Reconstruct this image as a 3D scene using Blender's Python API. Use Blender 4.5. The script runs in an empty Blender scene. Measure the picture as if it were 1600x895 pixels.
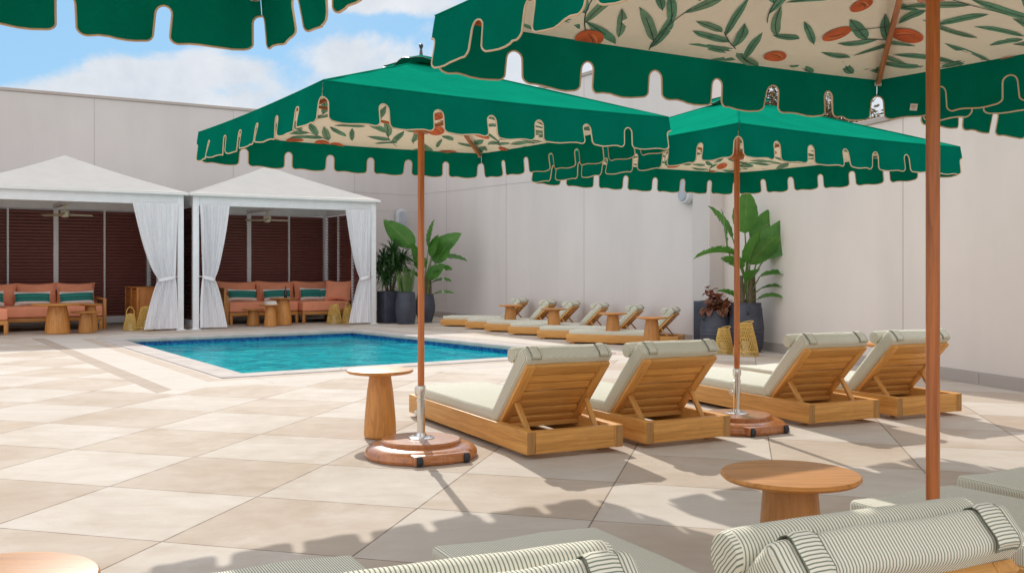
import bpy, bmesh, math, random
from mathutils import Vector, Matrix
R = math.radians
sin, cos, pi = math.sin, math.cos, math.pi
scene = bpy.context.scene
COL = scene.collection
rng = random.Random(7)

# ------------------------------------------------------------------ camera, sky, sun, exposure
cam_d = bpy.data.cameras.new('camera')
cam = bpy.data.objects.new('camera', cam_d); COL.objects.link(cam)
cam.location = (0, 0, 1.15); cam.rotation_euler = (R(90), 0, 0)
cam_d.sensor_width = 36; cam_d.lens = 36*1556/1600
cam_d.shift_y = -(447.5-418)/1600
cam_d.clip_end = 2000; cam_d.clip_start = .05
scene.camera = cam
SUN_EL, SUN_AZ = R(34.3), R(-13.5)            # azimuth from +Y, negative = towards -X
sdir = Vector((sin(SUN_AZ)*cos(SUN_EL), cos(SUN_AZ)*cos(SUN_EL), sin(SUN_EL)))
sun_d = bpy.data.lights.new('sun', 'SUN'); sun_d.energy = 2.3; sun_d.angle = R(.55); sun_d.color = (1.0, .95, .87)
sun = bpy.data.objects.new('sun', sun_d); COL.objects.link(sun)
sun.rotation_euler = (-sdir).to_track_quat('-Z', 'Y').to_euler(); sun.location = (0, 0, 30)
world = bpy.data.worlds.new('World'); scene.world = world; world.use_nodes = True
vs = scene.view_settings
vs.view_transform = 'Standard'; vs.look = 'None'; vs.gamma = 1; vs.use_curve_mapping = False
vs.exposure = 0.6
scene.render.film_transparent = False
try:
    scene.cycles.max_bounces = 8; scene.cycles.transparent_max_bounces = 12
    scene.cycles.use_denoising = True
except Exception: pass

class NT:
    def __init__(s, t): s.t = t; s.n = t.nodes; s.l = t.links
    def node(s, k, **kw):
        n = s.n.new(k)
        for a, b in kw.items():
            if a == 'ins':
                for i, v in b.items(): s.put(n.inputs[i], v)
            else: setattr(n, a, b)
        return n
    def put(s, sock, v):
        if isinstance(v, bpy.types.NodeSocket): s.l.new(v, sock)
        elif isinstance(v, bpy.types.Node): s.l.new(v.outputs[0], sock)
        elif isinstance(v, (tuple, list)) and len(v) == 3 and sock.type == 'RGBA': sock.default_value = (*v, 1)
        else: sock.default_value = v
    def m(s, op, a, b=0, c=0, clamp=False):
        n = s.n.new('ShaderNodeMath'); n.operation = op; n.use_clamp = clamp
        s.put(n.inputs[0], a); s.put(n.inputs[1], b); s.put(n.inputs[2], c); return n.outputs[0]
    def mix(s, f, a, b, mode='MIX'):
        n = s.n.new('ShaderNodeMix'); n.data_type = 'RGBA'; n.blend_type = mode
        s.put(n.inputs[0], f); s.put(n.inputs[6], a); s.put(n.inputs[7], b); return n.outputs[2]
    def noise(s, vec, scale, detail=4, rough=.55, dist=0, out=0):
        n = s.node('ShaderNodeTexNoise'); n.inputs['Scale'].default_value = scale; n.inputs['Detail'].default_value = detail
        n.inputs['Roughness'].default_value = rough; n.inputs['Distortion'].default_value = dist
        if vec is not None: s.put(n.inputs['Vector'], vec)
        return n.outputs[out]
    def ramp(s, f, pts):
        n = s.n.new('ShaderNodeValToRGB'); cr = n.color_ramp
        while len(cr.elements) < len(pts): cr.elements.new(.5)
        for e, (p, c) in zip(cr.elements, pts): e.position = p; e.color = (*c, 1) if len(c) == 3 else c
        s.put(n.inputs[0], f); return n.outputs[0]
    def rng(s, f, a, b, c=0., d=1., smooth=False):
        n = s.n.new('ShaderNodeMapRange'); n.clamp = True
        if smooth: n.interpolation_type = 'SMOOTHSTEP'
        for i, v in enumerate((f, a, b, c, d)): s.put(n.inputs[i], v)
        return n.outputs[0]
    def scale(s, vec, xyz):
        n = s.n.new('ShaderNodeVectorMath'); n.operation = 'MULTIPLY'; s.put(n.inputs[0], vec); n.inputs[1].default_value = xyz; return n.outputs[0]
    def sep(s, v):
        n = s.n.new('ShaderNodeSeparateXYZ'); s.put(n.inputs[0], v); return n.outputs

# sky with procedural cumulus drawn in sky directions
def build_world():
    w = NT(world.node_tree); w.n.clear()
    out = w.node('ShaderNodeOutputWorld'); bg = w.node('ShaderNodeBackground')
    sky = w.node('ShaderNodeTexSky'); sky.sky_type = 'NISHITA'; sky.sun_disc = False
    sky.sun_elevation = SUN_EL; sky.sun_rotation = SUN_AZ; sky.air_density = 1.0; sky.dust_density = .4; sky.ozone_density = 1.6
    tc = w.node('ShaderNodeTexCoord')
    d = w.sep(tc.outputs['Generated'])
    yy = w.m('MAXIMUM', d[1], .05)
    u = w.m('DIVIDE', d[0], yy); v = w.m('DIVIDE', d[2], yy)
    cb = w.node('ShaderNodeCombineXYZ', ins={0: u, 1: v, 2: 0.0}).outputs[0]
    n1 = w.noise(w.scale(cb, (1, 1.5, 1)), 5.5, 8, .62, .3)
    mask = None
    for (cx, cy, rx, ry) in [(-.18, .165, .19, .055), (-.155, .205, .09, .035), (-.31, .195, .11, .028), (-.40, .165, .13, .03), (-.02, .17, .16, .07), (-.43, .168, .07, .018), (-.12, .27, .10, .02),
                             (.10, .17, .22, .08), (.40, .16, .35, .12), (-1.0, .12, .3, .05), (-.3, .12, .5, .035), (.05, .32, .1, .03)]:
        a = w.m('DIVIDE', w.m('SUBTRACT', u, cx), rx); b = w.m('DIVIDE', w.m('SUBTRACT', v, cy), ry)
        r = w.m('SUBTRACT', 1, w.m('ADD', w.m('MULTIPLY', a, a), w.m('MULTIPLY', b, b)))
        mask = r if mask is None else w.m('MAXIMUM', mask, r)
    back = w.m('LESS_THAN', d[1], .06)
    mask = w.m('MULTIPLY', w.m('ADD', mask, 1.0), w.m('SUBTRACT', 1, back))
    f = w.m('ADD', w.m('MULTIPLY', mask, .45), w.m('MULTIPLY', w.m('SUBTRACT', n1, .5), 2.0))
    cloud = w.rng(f, .42, .78, 0, .92, True)
    n2 = w.noise(cb, 14, 5, .6)
    wisp = w.rng(w.noise(w.scale(cb, (.6, 2.2, 1)), 3.2, 6, .6, .6), .50, .85, 0, .38, True)
    ccol = w.mix(w.rng(n2, .3, .75), (3.9, 4.15, 4.5), (5.4, 5.4, 5.5))
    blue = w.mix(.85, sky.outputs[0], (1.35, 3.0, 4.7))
    c1 = w.mix(w.m('MULTIPLY', wisp, w.m('SUBTRACT', 1, back)), blue, (4.6, 4.8, 5.1))
    c2 = w.mix(cloud, c1, ccol)
    # unseen bright cloud added overhead and behind the viewpoint as neutral fill light
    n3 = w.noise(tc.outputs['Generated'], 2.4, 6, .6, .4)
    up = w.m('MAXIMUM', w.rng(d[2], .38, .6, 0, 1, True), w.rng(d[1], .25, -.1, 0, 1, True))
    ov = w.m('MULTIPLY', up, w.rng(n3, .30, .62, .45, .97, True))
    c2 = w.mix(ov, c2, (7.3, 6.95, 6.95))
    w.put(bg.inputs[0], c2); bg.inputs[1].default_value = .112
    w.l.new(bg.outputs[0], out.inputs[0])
build_world()

# ------------------------------------------------------------------ materials
MATS = {}
def newmat(name):
    m = bpy.data.materials.new(name); m.use_nodes = True; t = NT(m.node_tree); t.n.clear()
    out = t.node('ShaderNodeOutputMaterial'); p = t.node('ShaderNodeBsdfPrincipled'); t.l.new(p.outputs[0], out.inputs[0])
    MATS[name] = m; return m, t, p, out
def bump(t, p, h, strength=.3, dist=.01):
    b = t.node('ShaderNodeBump'); b.inputs['Strength'].default_value = strength; b.inputs['Distance'].default_value = dist
    t.put(b.inputs['Height'], h); t.put(p.inputs['Normal'], b.outputs[0]); return b
def obj_co(t): return t.node('ShaderNodeTexCoord').outputs['Object']

def simple(name, col, rough=.6, metal=0, var=.12, vscale=6, bstr=.0, bscale=40, spec=.5):
    m, t, p, o = newmat(name)
    co = obj_co(t); n = t.noise(co, vscale, 5)
    dark = tuple(c*(1-var) for c in col); light = tuple(min(1, c*(1+var)) for c in col)
    t.put(p.inputs['Base Color'], t.mix(t.rng(n, .3, .7), dark, light))
    t.put(p.inputs['Roughness'], t.rng(t.noise(co, vscale*2.3, 3), .3, .7, max(0, rough-.06), min(1, rough+.06)))
    p.inputs['Metallic'].default_value = metal; p.inputs['Specular IOR Level'].default_value = spec
    if bstr: bump(t, p, t.noise(co, bscale, 4), bstr, .004)
    return m

def wood(name, base, dark, rough=.5, grain=1.0, coat=0.0):
    m, t, p, o = newmat(name)
    a = t.node('ShaderNodeAttribute'); a.attribute_name = 'grain'; v = a.outputs['Vector']
    warp = t.noise(t.scale(v, (1.2, 9, 9)), 1.0, 3, .5)
    vv = t.node('ShaderNodeVectorMath'); vv.operation = 'ADD'; t.put(vv.inputs[0], t.scale(v, (1.1, 22, 22)))
    cmb = t.node('ShaderNodeCombineXYZ'); t.put(cmb.inputs[1], t.m('MULTIPLY', warp, 3.0)); t.put(vv.inputs[1], cmb.outputs[0])
    rings = t.noise(vv.outputs[0], 1.7, 6, .6, .8)
    fine = t.noise(t.scale(v, (6, 230, 230)), 1.0, 3, .6)
    big = t.noise(t.scale(v, (.35, 2.0, 2.0)), 1.0, 2)
    mid = tuple((x*.62+y*.38) for x, y in zip(base, dark))
    c = t.ramp(rings, [(.28, dark), (.45, mid), (.56, base), (.75, tuple(min(1, x*1.22) for x in base))])
    c = t.mix(t.rng(fine, .35, .7, 0, .38*grain), c, dark)
    pc = t.node('ShaderNodeAttribute'); pc.attribute_name = 'tone'
    hs = t.node('ShaderNodeHueSaturation'); t.put(hs.inputs['Color'], c)
    t.put(hs.inputs['Value'], t.m('MULTIPLY', t.rng(pc.outputs['Fac'], 0, 1, .84, 1.16), t.rng(big, .3, .7, .92, 1.08)))
    t.put(p.inputs['Base Color'], hs.outputs[0])
    t.put(p.inputs['Roughness'], t.rng(fine, .3, .7, rough-.07, rough+.1))
    p.inputs['Coat Weight'].default_value = coat; p.inputs['Coat Roughness'].default_value = .12
    bump(t, p, t.m('ADD', fine, t.m('MULTIPLY', rings, .6)), .22, .0015)
    return m
TEAK = wood('teak', (.82, .42, .11), (.56, .245, .052), .5)
ENDG = wood('teak_end_grain', (.52, .27, .085), (.22, .11, .035), .6)
TEAK2 = wood('table_wood', (.60, .265, .065), (.40, .16, .034), .42, .7)
POLEW = wood('pole_wood', (.56, .17, .034), (.30, .075, .014), .38, .8, .25)
BASEW = wood('base_wood', (.52, .20, .065), (.33, .105, .03), .3, .7, .7)
CABW = wood('cabinet_wood', (.66, .25, .05), (.40, .125, .02), .45)

def tri_sheen(name, col, transl, rough=.85, var=.1):
    m, t, p, o = newmat(name)
    co = obj_co(t); n = t.noise(co, 3, 4)
    c = t.mix(t.rng(n, .3, .7), tuple(x*(1-var) for x in col), tuple(x*(1+var) for x in col))
    t.put(p.inputs['Base Color'], c); p.inputs['Roughness'].default_value = rough; p.inputs['Specular IOR Level'].default_value = 0
    tr = t.node('ShaderNodeBsdfTranslucent'); t.put(tr.inputs[0], c)
    mx = t.node('ShaderNodeMixShader'); mx.inputs[0].default_value = transl
    t.l.new(p.outputs[0], mx.inputs[1]); t.l.new(tr.outputs[0], mx.inputs[2]); t.l.new(mx.outputs[0], o.inputs[0])
    wv = t.noise(t.scale(co, (1, 1, 1)), 420, 2); wr = t.noise(co, 7, 3)
    bump(t, p, t.m('ADD', t.m('MULTIPLY', wv, .12), t.m('ADD', wr, t.m('MULTIPLY', t.noise(t.scale(co, (4, 26, 4)), 1.0, 4, .6, 1.5), .35))), .55, .014)
    return m
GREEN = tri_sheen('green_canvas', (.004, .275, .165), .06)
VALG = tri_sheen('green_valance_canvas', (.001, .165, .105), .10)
LINER = tri_sheen('cream_liner', (1.0, .93, .80), .08, var=.02)
PLEAF = simple('print_leaf', (.12, .31, .20), .85, var=.25, vscale=9)
PLEAF2 = simple('print_leaf_pale', (.17, .33, .215), .85, var=.2, vscale=9)
PVEIN = simple('print_stem', (.03, .06, .055), .85)
PORNG = simple('print_orange', (.62, .13, .04), .85, var=.3, vscale=14)
PORNG2 = simple('print_orange_light', (.78, .30, .12), .85)
PIPE = simple('tan_piping', (.68, .50, .33), .8)
WHITEF = tri_sheen('white_roof_fabric', (.80, .78, .72), .15, var=.03)
CURT = tri_sheen('white_curtain_fabric', (.93, .93, .95), .12, var=.02)
WMETAL = simple('white_painted_metal', (.86, .87, .88), .45, var=.04)
WPLAST = simple('white_plastic', (.62, .64, .67), .5, var=.05)
LOUV = simple('dark_brown_louvre', (.235, .085, .070), .4, var=.05)
CHROME = simple('chrome', (.75, .73, .70), .14, 1.0, var=.05)
RUBBER = simple('dark_rubber', (.03, .035, .045), .6)
NAVY = simple('dark_ceramic', (.05, .056, .08), .5, var=.25, vscale=5, bstr=.3, bscale=30)
SOIL = simple('soil', (.03, .02, .013), .95, bstr=.6)
TERRA = simple('terracotta_fabric', (.86, .33, .185), .9, var=.07, vscale=5, bstr=.15, bscale=300)
RATTAN = simple('rattan', (.66, .43, .11), .55, var=.25, vscale=30)
CANDLE = simple('candle_wax', (.80, .68, .45), .5)
FANW = simple('cream_fan_metal', (.72, .66, .50), .4)
PAPER = simple('paper', (.75, .73, .68), .8)
GLASSD = simple('dark_glass', (.02, .02, .02), .1)
COPING = simple('coping_stone', (.50, .455, .42), .85, var=.12, vscale=4, bstr=.15, bscale=60, spec=.1)
DARKM = simple('dark_metal', (.12, .11, .10), .35, 1)
BRASSY = simple('grommet_white', (.7, .68, .62), .5)

def stripes_mat(name, a, b, pitch, duty=.5):
    m, t, p, o = newmat(name)
    uv = t.node('ShaderNodeUVMap'); uv.uv_map = 'UVMap'
    s = t.sep(uv.outputs[0])
    wob = t.m('MULTIPLY', t.m('SUBTRACT', t.noise(obj_co(t), 5, 2), .5), pitch*.5)
    f = t.m('FRACT', t.m('DIVIDE', t.m('ADD', s[0], wob), pitch))
    tri = t.m('ABSOLUTE', t.m('SUBTRACT', f, .5))
    k = t.rng(tri, duty*.5-.06, duty*.5+.06)
    c = t.mix(k, b, a)
    c = t.mix(t.rng(t.noise(obj_co(t), 60, 3), .3, .7, 0, .06), c, (.40, .40, .33))
    t.put(p.inputs['Base Color'], c); p.inputs['Roughness'].default_value = .9; p.inputs['Specular IOR Level'].default_value = .15
    p.inputs['Sheen Weight'].default_value = .15
    bump(t, p, t.m('ADD', t.noise(obj_co(t), 9, 3), t.m('MULTIPLY', t.noise(obj_co(t), 500, 2), .12)), .4, .012)
    return m
TICK = stripes_mat('ticking_stripe', (.88, .84, .69), (.21, .25, .19), .0082, .34)
BRAID = simple('green_braid', (.20, .22, .16), .9)
PILLOW = None
def pillow_mat():
    m, t, p, o = newmat('green_white_stripe')
    uv = t.node('ShaderNodeUVMap'); uv.uv_map = 'UVMap'; s = t.sep(uv.outputs[0])
    c = t.ramp(s[1], [(0, (.75, .70, .62)), (.24, (.78, .72, .66)), (.26, (.01, .16, .14)), (.45, (.02, .25, .21)), (.5, (.03, .06, .05)), (.56, (.03, .28, .23)), (.80, (.01, .17, .14)), (.82, (.80, .76, .70))])
    t.put(p.inputs['Base Color'], c); p.inputs['Roughness'].default_value = .9
    bump(t, p, t.noise(obj_co(t), 14, 3), .4, .01)
    return m
PILLOW = pillow_mat()

def stucco(name, col, seam=None):
    m, t, p, o = newmat(name)
    co = obj_co(t)
    big = t.noise(t.scale(co, (.35, .35, .25)), 1.3, 5, .6); st = t.noise(t.scale(co, (1.4, 1.4, .25)), 1.5, 4)
    fine = t.noise(co, 90, 5, .7)
    c = t.mix(t.rng(big, .3, .7), tuple(x*.93 for x in col), tuple(min(1, x*1.05) for x in col))
    c = t.mix(t.rng(st, .45, .75, 0, .24), c, tuple(x*.78 for x in col))
    t.put(p.inputs['Base Color'], c); p.inputs['Roughness'].default_value = .9
    bump(t, p, t.m('ADD', t.m('MULTIPLY', fine, .5), t.noise(co, 2.2, 4)), .28, .01)
    return m
WALLM = stucco('stucco_wall', (.78, .71, .645))
WALLB = stucco('stucco_wall_grey', (.64, .60, .575))
WALLC = stucco('stucco_wall_pale', (.74, .69, .66))
SEAMM = simple('wall_seam', (.42, .385, .365), .9)
SKIRT = stucco('skirting_stone', (.47, .42, .38))

# terrace paving: harlequin tiles, stone bands round the pool
PN, PFL, PFR, PNR = (-2.922, 10.747), (-6.299, 15.977), (-2.932, 18.353), (.957, 13.378)
def paving():
    m, t, p, o = newmat('harlequin_paving')
    co = obj_co(t); xyz = t.sep(co); X, Y = xyz[0], xyz[1]
    lin = lambda a, b, c: t.m('ADD', t.m('ADD', t.m('MULTIPLY', X, a), t.m('MULTIPLY', Y, b)), c)
    w = lin(-7.70251008e-03, 4.35530348e-05, 1.0)
    U = t.m('DIVIDE', lin(1.12735393, -.265371116, 3.78131286), w)
    V = t.m('DIVIDE', lin(-.336258605, -1.1610405, 6.38675697), w)
    fu, fv = t.m('FLOOR', U), t.m('FLOOR', V)
    par = t.m('ABSOLUTE', t.m('MODULO', t.m('ADD', fu, fv), 2))
    par = t.m('GREATER_THAN', par, .5)
    def edge(c):
        f = t.m('FRACT', c); return t.m('MINIMUM', f, t.m('SUBTRACT', 1, f))
    jd = t.m('MINIMUM', edge(U), edge(V))
    idv = t.node('ShaderNodeCombineXYZ', ins={0: fu, 1: fv, 2: 0.0}).outputs[0]
    wn = t.node('ShaderNodeTexWhiteNoise'); t.put(wn.inputs[0], idv)
    # signed distances from the pool edges
    def sd(A, B):
        d = Vector((B[0]-A[0], B[1]-A[1])).normalized(); n = Vector((d.y, -d.x))
        cx = Vector(((PN[0]+PFR[0])/2-A[0], (PN[1]+PFR[1])/2-A[1]))
        if cx.dot(n) > 0: n = -n
        return lin(n.x, n.y, -(A[0]*n.x+A[1]*n.y)), lin(d.x, d.y, -(A[0]*d.x+A[1]*d.y))
    dl, sl = sd(PN, PFL); dn, sn = sd(PN, PNR); df, sf = sd(PFL, PFR); dr, sr = sd(PFR, PNR)
    dist = t.m('MAXIMUM', t.m('MAXIMUM', dl, dn), t.m('MAXIMUM', df, dr))
    isl = t.m('GREATER_THAN', dl, t.m('MAXIMUM', dn, t.m('MAXIMUM', df, dr)))
    along = t.m('ADD', t.m('MULTIPLY', isl, sl), t.m('MULTIPLY', t.m('SUBTRACT', 1, isl), sn))
    stain = t.noise(t.scale(co, (1, 1, 1)), 1.7, 6, .62, .5); streak = t.noise(t.scale(co, (1.2, 5, 1)), 1.3, 5, .65)
    fine = t.noise(co, 55, 5, .7); med = t.noise(co, 9, 5, .6)
    cream = t.mix(wn.outputs[0], (.625, .57, .50), (.565, .51, .445))
    beige = t.mix(wn.outputs[0], (.555, .475, .39), (.50, .42, .345))
    til = t.mix(par, beige, cream)
    til = t.mix(t.rng(stain, .42, .66, 0, .75), til, t.mix(par, (.43, .34, .26), (.52, .455, .385)))
    til = t.mix(t.rng(streak, .48, .74, 0, .42), til, (.46, .375, .29))
    grime = t.noise(co, .55, 7, .7, 1.2)
    til = t.mix(t.rng(grime, .54, .70, 0, .35), til, (.42, .31, .20))
    til = t.mix(t.rng(grime, .46, .34, 0, .35), til, (.68, .63, .57))
    til = t.mix(t.m('MULTIPLY', t.rng(jd, 0, .03, .22, 0), t.rng(stain, .35, .65)), til, (.50, .36, .25))
    joint_t = t.rng(jd, .0034, .0052, 1, 0)
    til = t.mix(t.m('MULTIPLY', joint_t, t.rng(med, .25, .6, .45, .95)), til, (.13, .10, .08))
    # ring stones
    def ring(lo, hi, colr, step, base):
        k = t.m('MULTIPLY', t.m('GREATER_THAN', dist, lo), t.m('LESS_THAN', dist, hi))
        q = t.m('FRACT', t.m('DIVIDE', along, step)); e = t.m('MULTIPLY', t.m('MINIMUM', q, t.m('SUBTRACT', 1, q)), step)
        ee = t.m('MINIMUM', e, t.m('ABSOLUTE', t.m('SUBTRACT', dist, hi)))
        cc = t.mix(t.rng(streak, .4, .75, 0, .5), colr, tuple(x*.82 for x in colr))
        fl = t.node('ShaderNodeTexWhiteNoise'); fl.noise_dimensions = '1D'; t.put(fl.inputs['W'], t.m('FLOOR', t.m('DIVIDE', along, step)))
        cc = t.mix(t.m('MULTIPLY', fl.outputs[0], .25), cc, tuple(x*.85 for x in colr))
        cc = t.mix(t.rng(ee, .003, .006, .75, 0), cc, (.25, .20, .16))
        return t.mix(k, base, cc)
    c = til
    near_lo = t.m('LESS_THAN', dist, 1.10)
    c = ring(.0, .98, (.60, .545, .48), 1.15, c)
    c = ring(.34, .50, (.52, .43, .35), .62, c)
    lb = t.m('MULTIPLY', isl, t.m('MULTIPLY', t.m('GREATER_THAN', dist, .98), t.m('LESS_THAN', dist, 1.16)))
    lbc = t.mix(t.rng(streak, .35, .7), (.45, .37, .30), (.37, .30, .24))
    q = t.m('FRACT', t.m('DIVIDE', along, .60)); lbc = t.mix(t.rng(q, .0, .008, .5, 0), lbc, (.2, .16, .13))
    c = t.mix(lb, c, lbc)
    # small dirt spots
    vo = t.node('ShaderNodeTexVoronoi'); vo.inputs['Scale'].default_value = 1.6; t.put(vo.inputs['Vector'], co)
    c = t.mix(t.rng(vo.outputs['Distance'], .006, .012, .6, 0), c, (.12, .09, .07))
    c = t.mix(t.rng(fine, .3, .75, 0, .14), c, (.40, .32, .25))
    t.put(p.inputs['Base Color'], c)
    t.put(p.inputs['Roughness'], t.rng(med, .3, .7, .72, .88)); p.inputs['Specular IOR Level'].default_value = .12
    h = t.m('SUBTRACT', t.m('ADD', t.m('MULTIPLY', fine, .3), t.m('MULTIPLY', med, .4)), t.m('MULTIPLY', joint_t, 1.6))
    bump(t, p, h, .3, .004)
    return m
PAVE = paving()

def pool_mats():
    m, t, p, o = newmat('pool_plaster')
    co = obj_co(t); n = t.noise(co, 1.4, 5)
    v = t.node('ShaderNodeTexVoronoi'); v.feature = 'DISTANCE_TO_EDGE'; v.inputs['Scale'].default_value = 2.6
    vv = t.node('ShaderNodeVectorMath'); vv.operation = 'ADD'; t.put(vv.inputs[0], co); t.put(vv.inputs[1], t.scale(t.noise(co, 3, 3, out=1), (.5, .5, .5))); t.put(v.inputs['Vector'], vv.outputs[0])
    c = t.mix(t.rng(n, .3, .7), (.01, .52, .60), (.02, .66, .70))
    t.put(p.inputs['Base Color'], c); p.inputs['Roughness'].default_value = .8
    m, t, p, o = newmat('blue_mosaic')
    co = obj_co(t); b = t.node('ShaderNodeTexVoronoi'); b.inputs['Scale'].default_value = 26; t.put(b.inputs['Vector'], co); b.inputs['Randomness'].default_value = .2
    t.put(p.inputs['Base Color'], t.mix(t.sep(b.outputs['Color'])[0], (.005, .06, .26), (.02, .20, .48))); p.inputs['Roughness'].default_value = .25
    m, t, p, o = newmat('pool_water')
    co = obj_co(t)
    h = t.m('ADD', t.noise(co, 3.2, 4, .6, .8), t.m('MULTIPLY', t.noise(co, 15, 2, .5, .4), .35))
    tr = t.node('ShaderNodeBsdfTransparent'); tr.inputs[0].default_value = (.50, .93, .95, 1)
    gl = t.node('ShaderNodeBsdfGlossy'); gl.inputs['Roughness'].default_value = .03; gl.inputs[0].default_value = (.85, .95, 1, 1)
    bp = t.node('ShaderNodeBump'); bp.inputs['Strength'].default_value = .5; bp.inputs['Distance'].default_value = .05; t.put(bp.inputs['Height'], h)
    t.l.new(bp.outputs[0], gl.inputs['Normal'])
    fr = t.node('ShaderNodeFresnel'); fr.inputs[0].default_value = 1.12; t.l.new(bp.outputs[0], fr.inputs['Normal'])
    df = t.node('ShaderNodeBsdfDiffuse'); t.put(df.inputs[0], t.mix(t.rng(h, .55, .85), (.001, .40, .47), (.03, .80, .80))); t.l.new(bp.outputs[0], df.inputs['Normal'])
    m0 = t.node('ShaderNodeMixShader'); m0.inputs[0].default_value = .55; t.l.new(tr.outputs[0], m0.inputs[1]); t.l.new(df.outputs[0], m0.inputs[2])
    mx = t.node('ShaderNodeMixShader'); t.put(mx.inputs[0], t.m('MULTIPLY', fr.outputs[0], .8)); t.l.new(m0.outputs[0], mx.inputs[1]); t.l.new(gl.outputs[0], mx.inputs[2])
    t.n.remove(p); t.l.new(mx.outputs[0], o.inputs[0])
pool_mats()

def leafmat(name, a, b, vein, transl=.25, rough=.4, bandscale=55):
    m, t, p, o = newmat(name)
    uv = t.node('ShaderNodeUVMap'); uv.uv_map = 'UVMap'; s = t.sep(uv.outputs[0])
    side = t.m('ABSOLUTE', t.m('SUBTRACT', s[0], .5))
    band = t.m('SINE', t.m('MULTIPLY', t.m('ADD', s[1], t.m('MULTIPLY', side, -.35)), bandscale*2))
    c = t.mix(t.rng(t.noise(obj_co(t), 6, 4), .3, .7), a, b)
    c = t.mix(t.rng(band, .2, 1, 0, .25), c, tuple(x*.6 for x in a))
    c = t.mix(t.rng(side, .012, .03, .85, 0), c, vein)
    if name.startswith('ficus'): c = t.mix(t.rng(side, .38, .46, 0, .9), c, (.50, .33, .16))
    if name.startswith('snake'): c = t.mix(t.rng(side, .36, .44, 0, .8), c, (.35, .40, .12))
    t.put(p.inputs['Base Color'], c); p.inputs['Roughness'].default_value = rough
    tr = t.node('ShaderNodeBsdfTranslucent'); t.put(tr.inputs[0], t.mix(.5, c, tuple(min(1, x*2.2) for x in b)))
    mx = t.node('ShaderNodeMixShader'); mx.inputs[0].default_value = transl
    t.l.new(p.outputs[0], mx.inputs[1]); t.l.new(tr.outputs[0], mx.inputs[2]); t.l.new(mx.outputs[0], o.inputs[0])
    bump(t, p, band, .25, .004)
    return m
BANL = leafmat('banana_leaf', (.035, .145, .02), (.10, .27, .04), (.26, .42, .12), .32)
DRAC = leafmat('dracaena_leaf', (.018, .07, .015), (.05, .14, .03), (.06, .16, .03), .15)
SNAK = leafmat('snake_leaf', (.04, .12, .03), (.12, .24, .07), (.10, .2, .05), .1)
FICU = leafmat('ficus_leaf', (.11, .028, .022), (.27, .085, .05), (.5, .16, .09), .2)
STEMG = simple('plant_stem', (.13, .19, .045), .5, var=.25, vscale=12)
STEMB = simple('brown_stem', (.12, .09, .05), .8, var=.3, vscale=20)
TREEL = leafmat('tree_leaf', (.06, .075, .02), (.14, .11, .035), (.1, .1, .03), .3, .6)
TREEL2 = leafmat('tree_leaf_brown', (.12, .06, .02), (.2, .10, .04), (.1, .1, .03), .3, .6)
BARK = simple('bark', (.10, .07, .05), .9, var=.3, bstr=.5)

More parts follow.
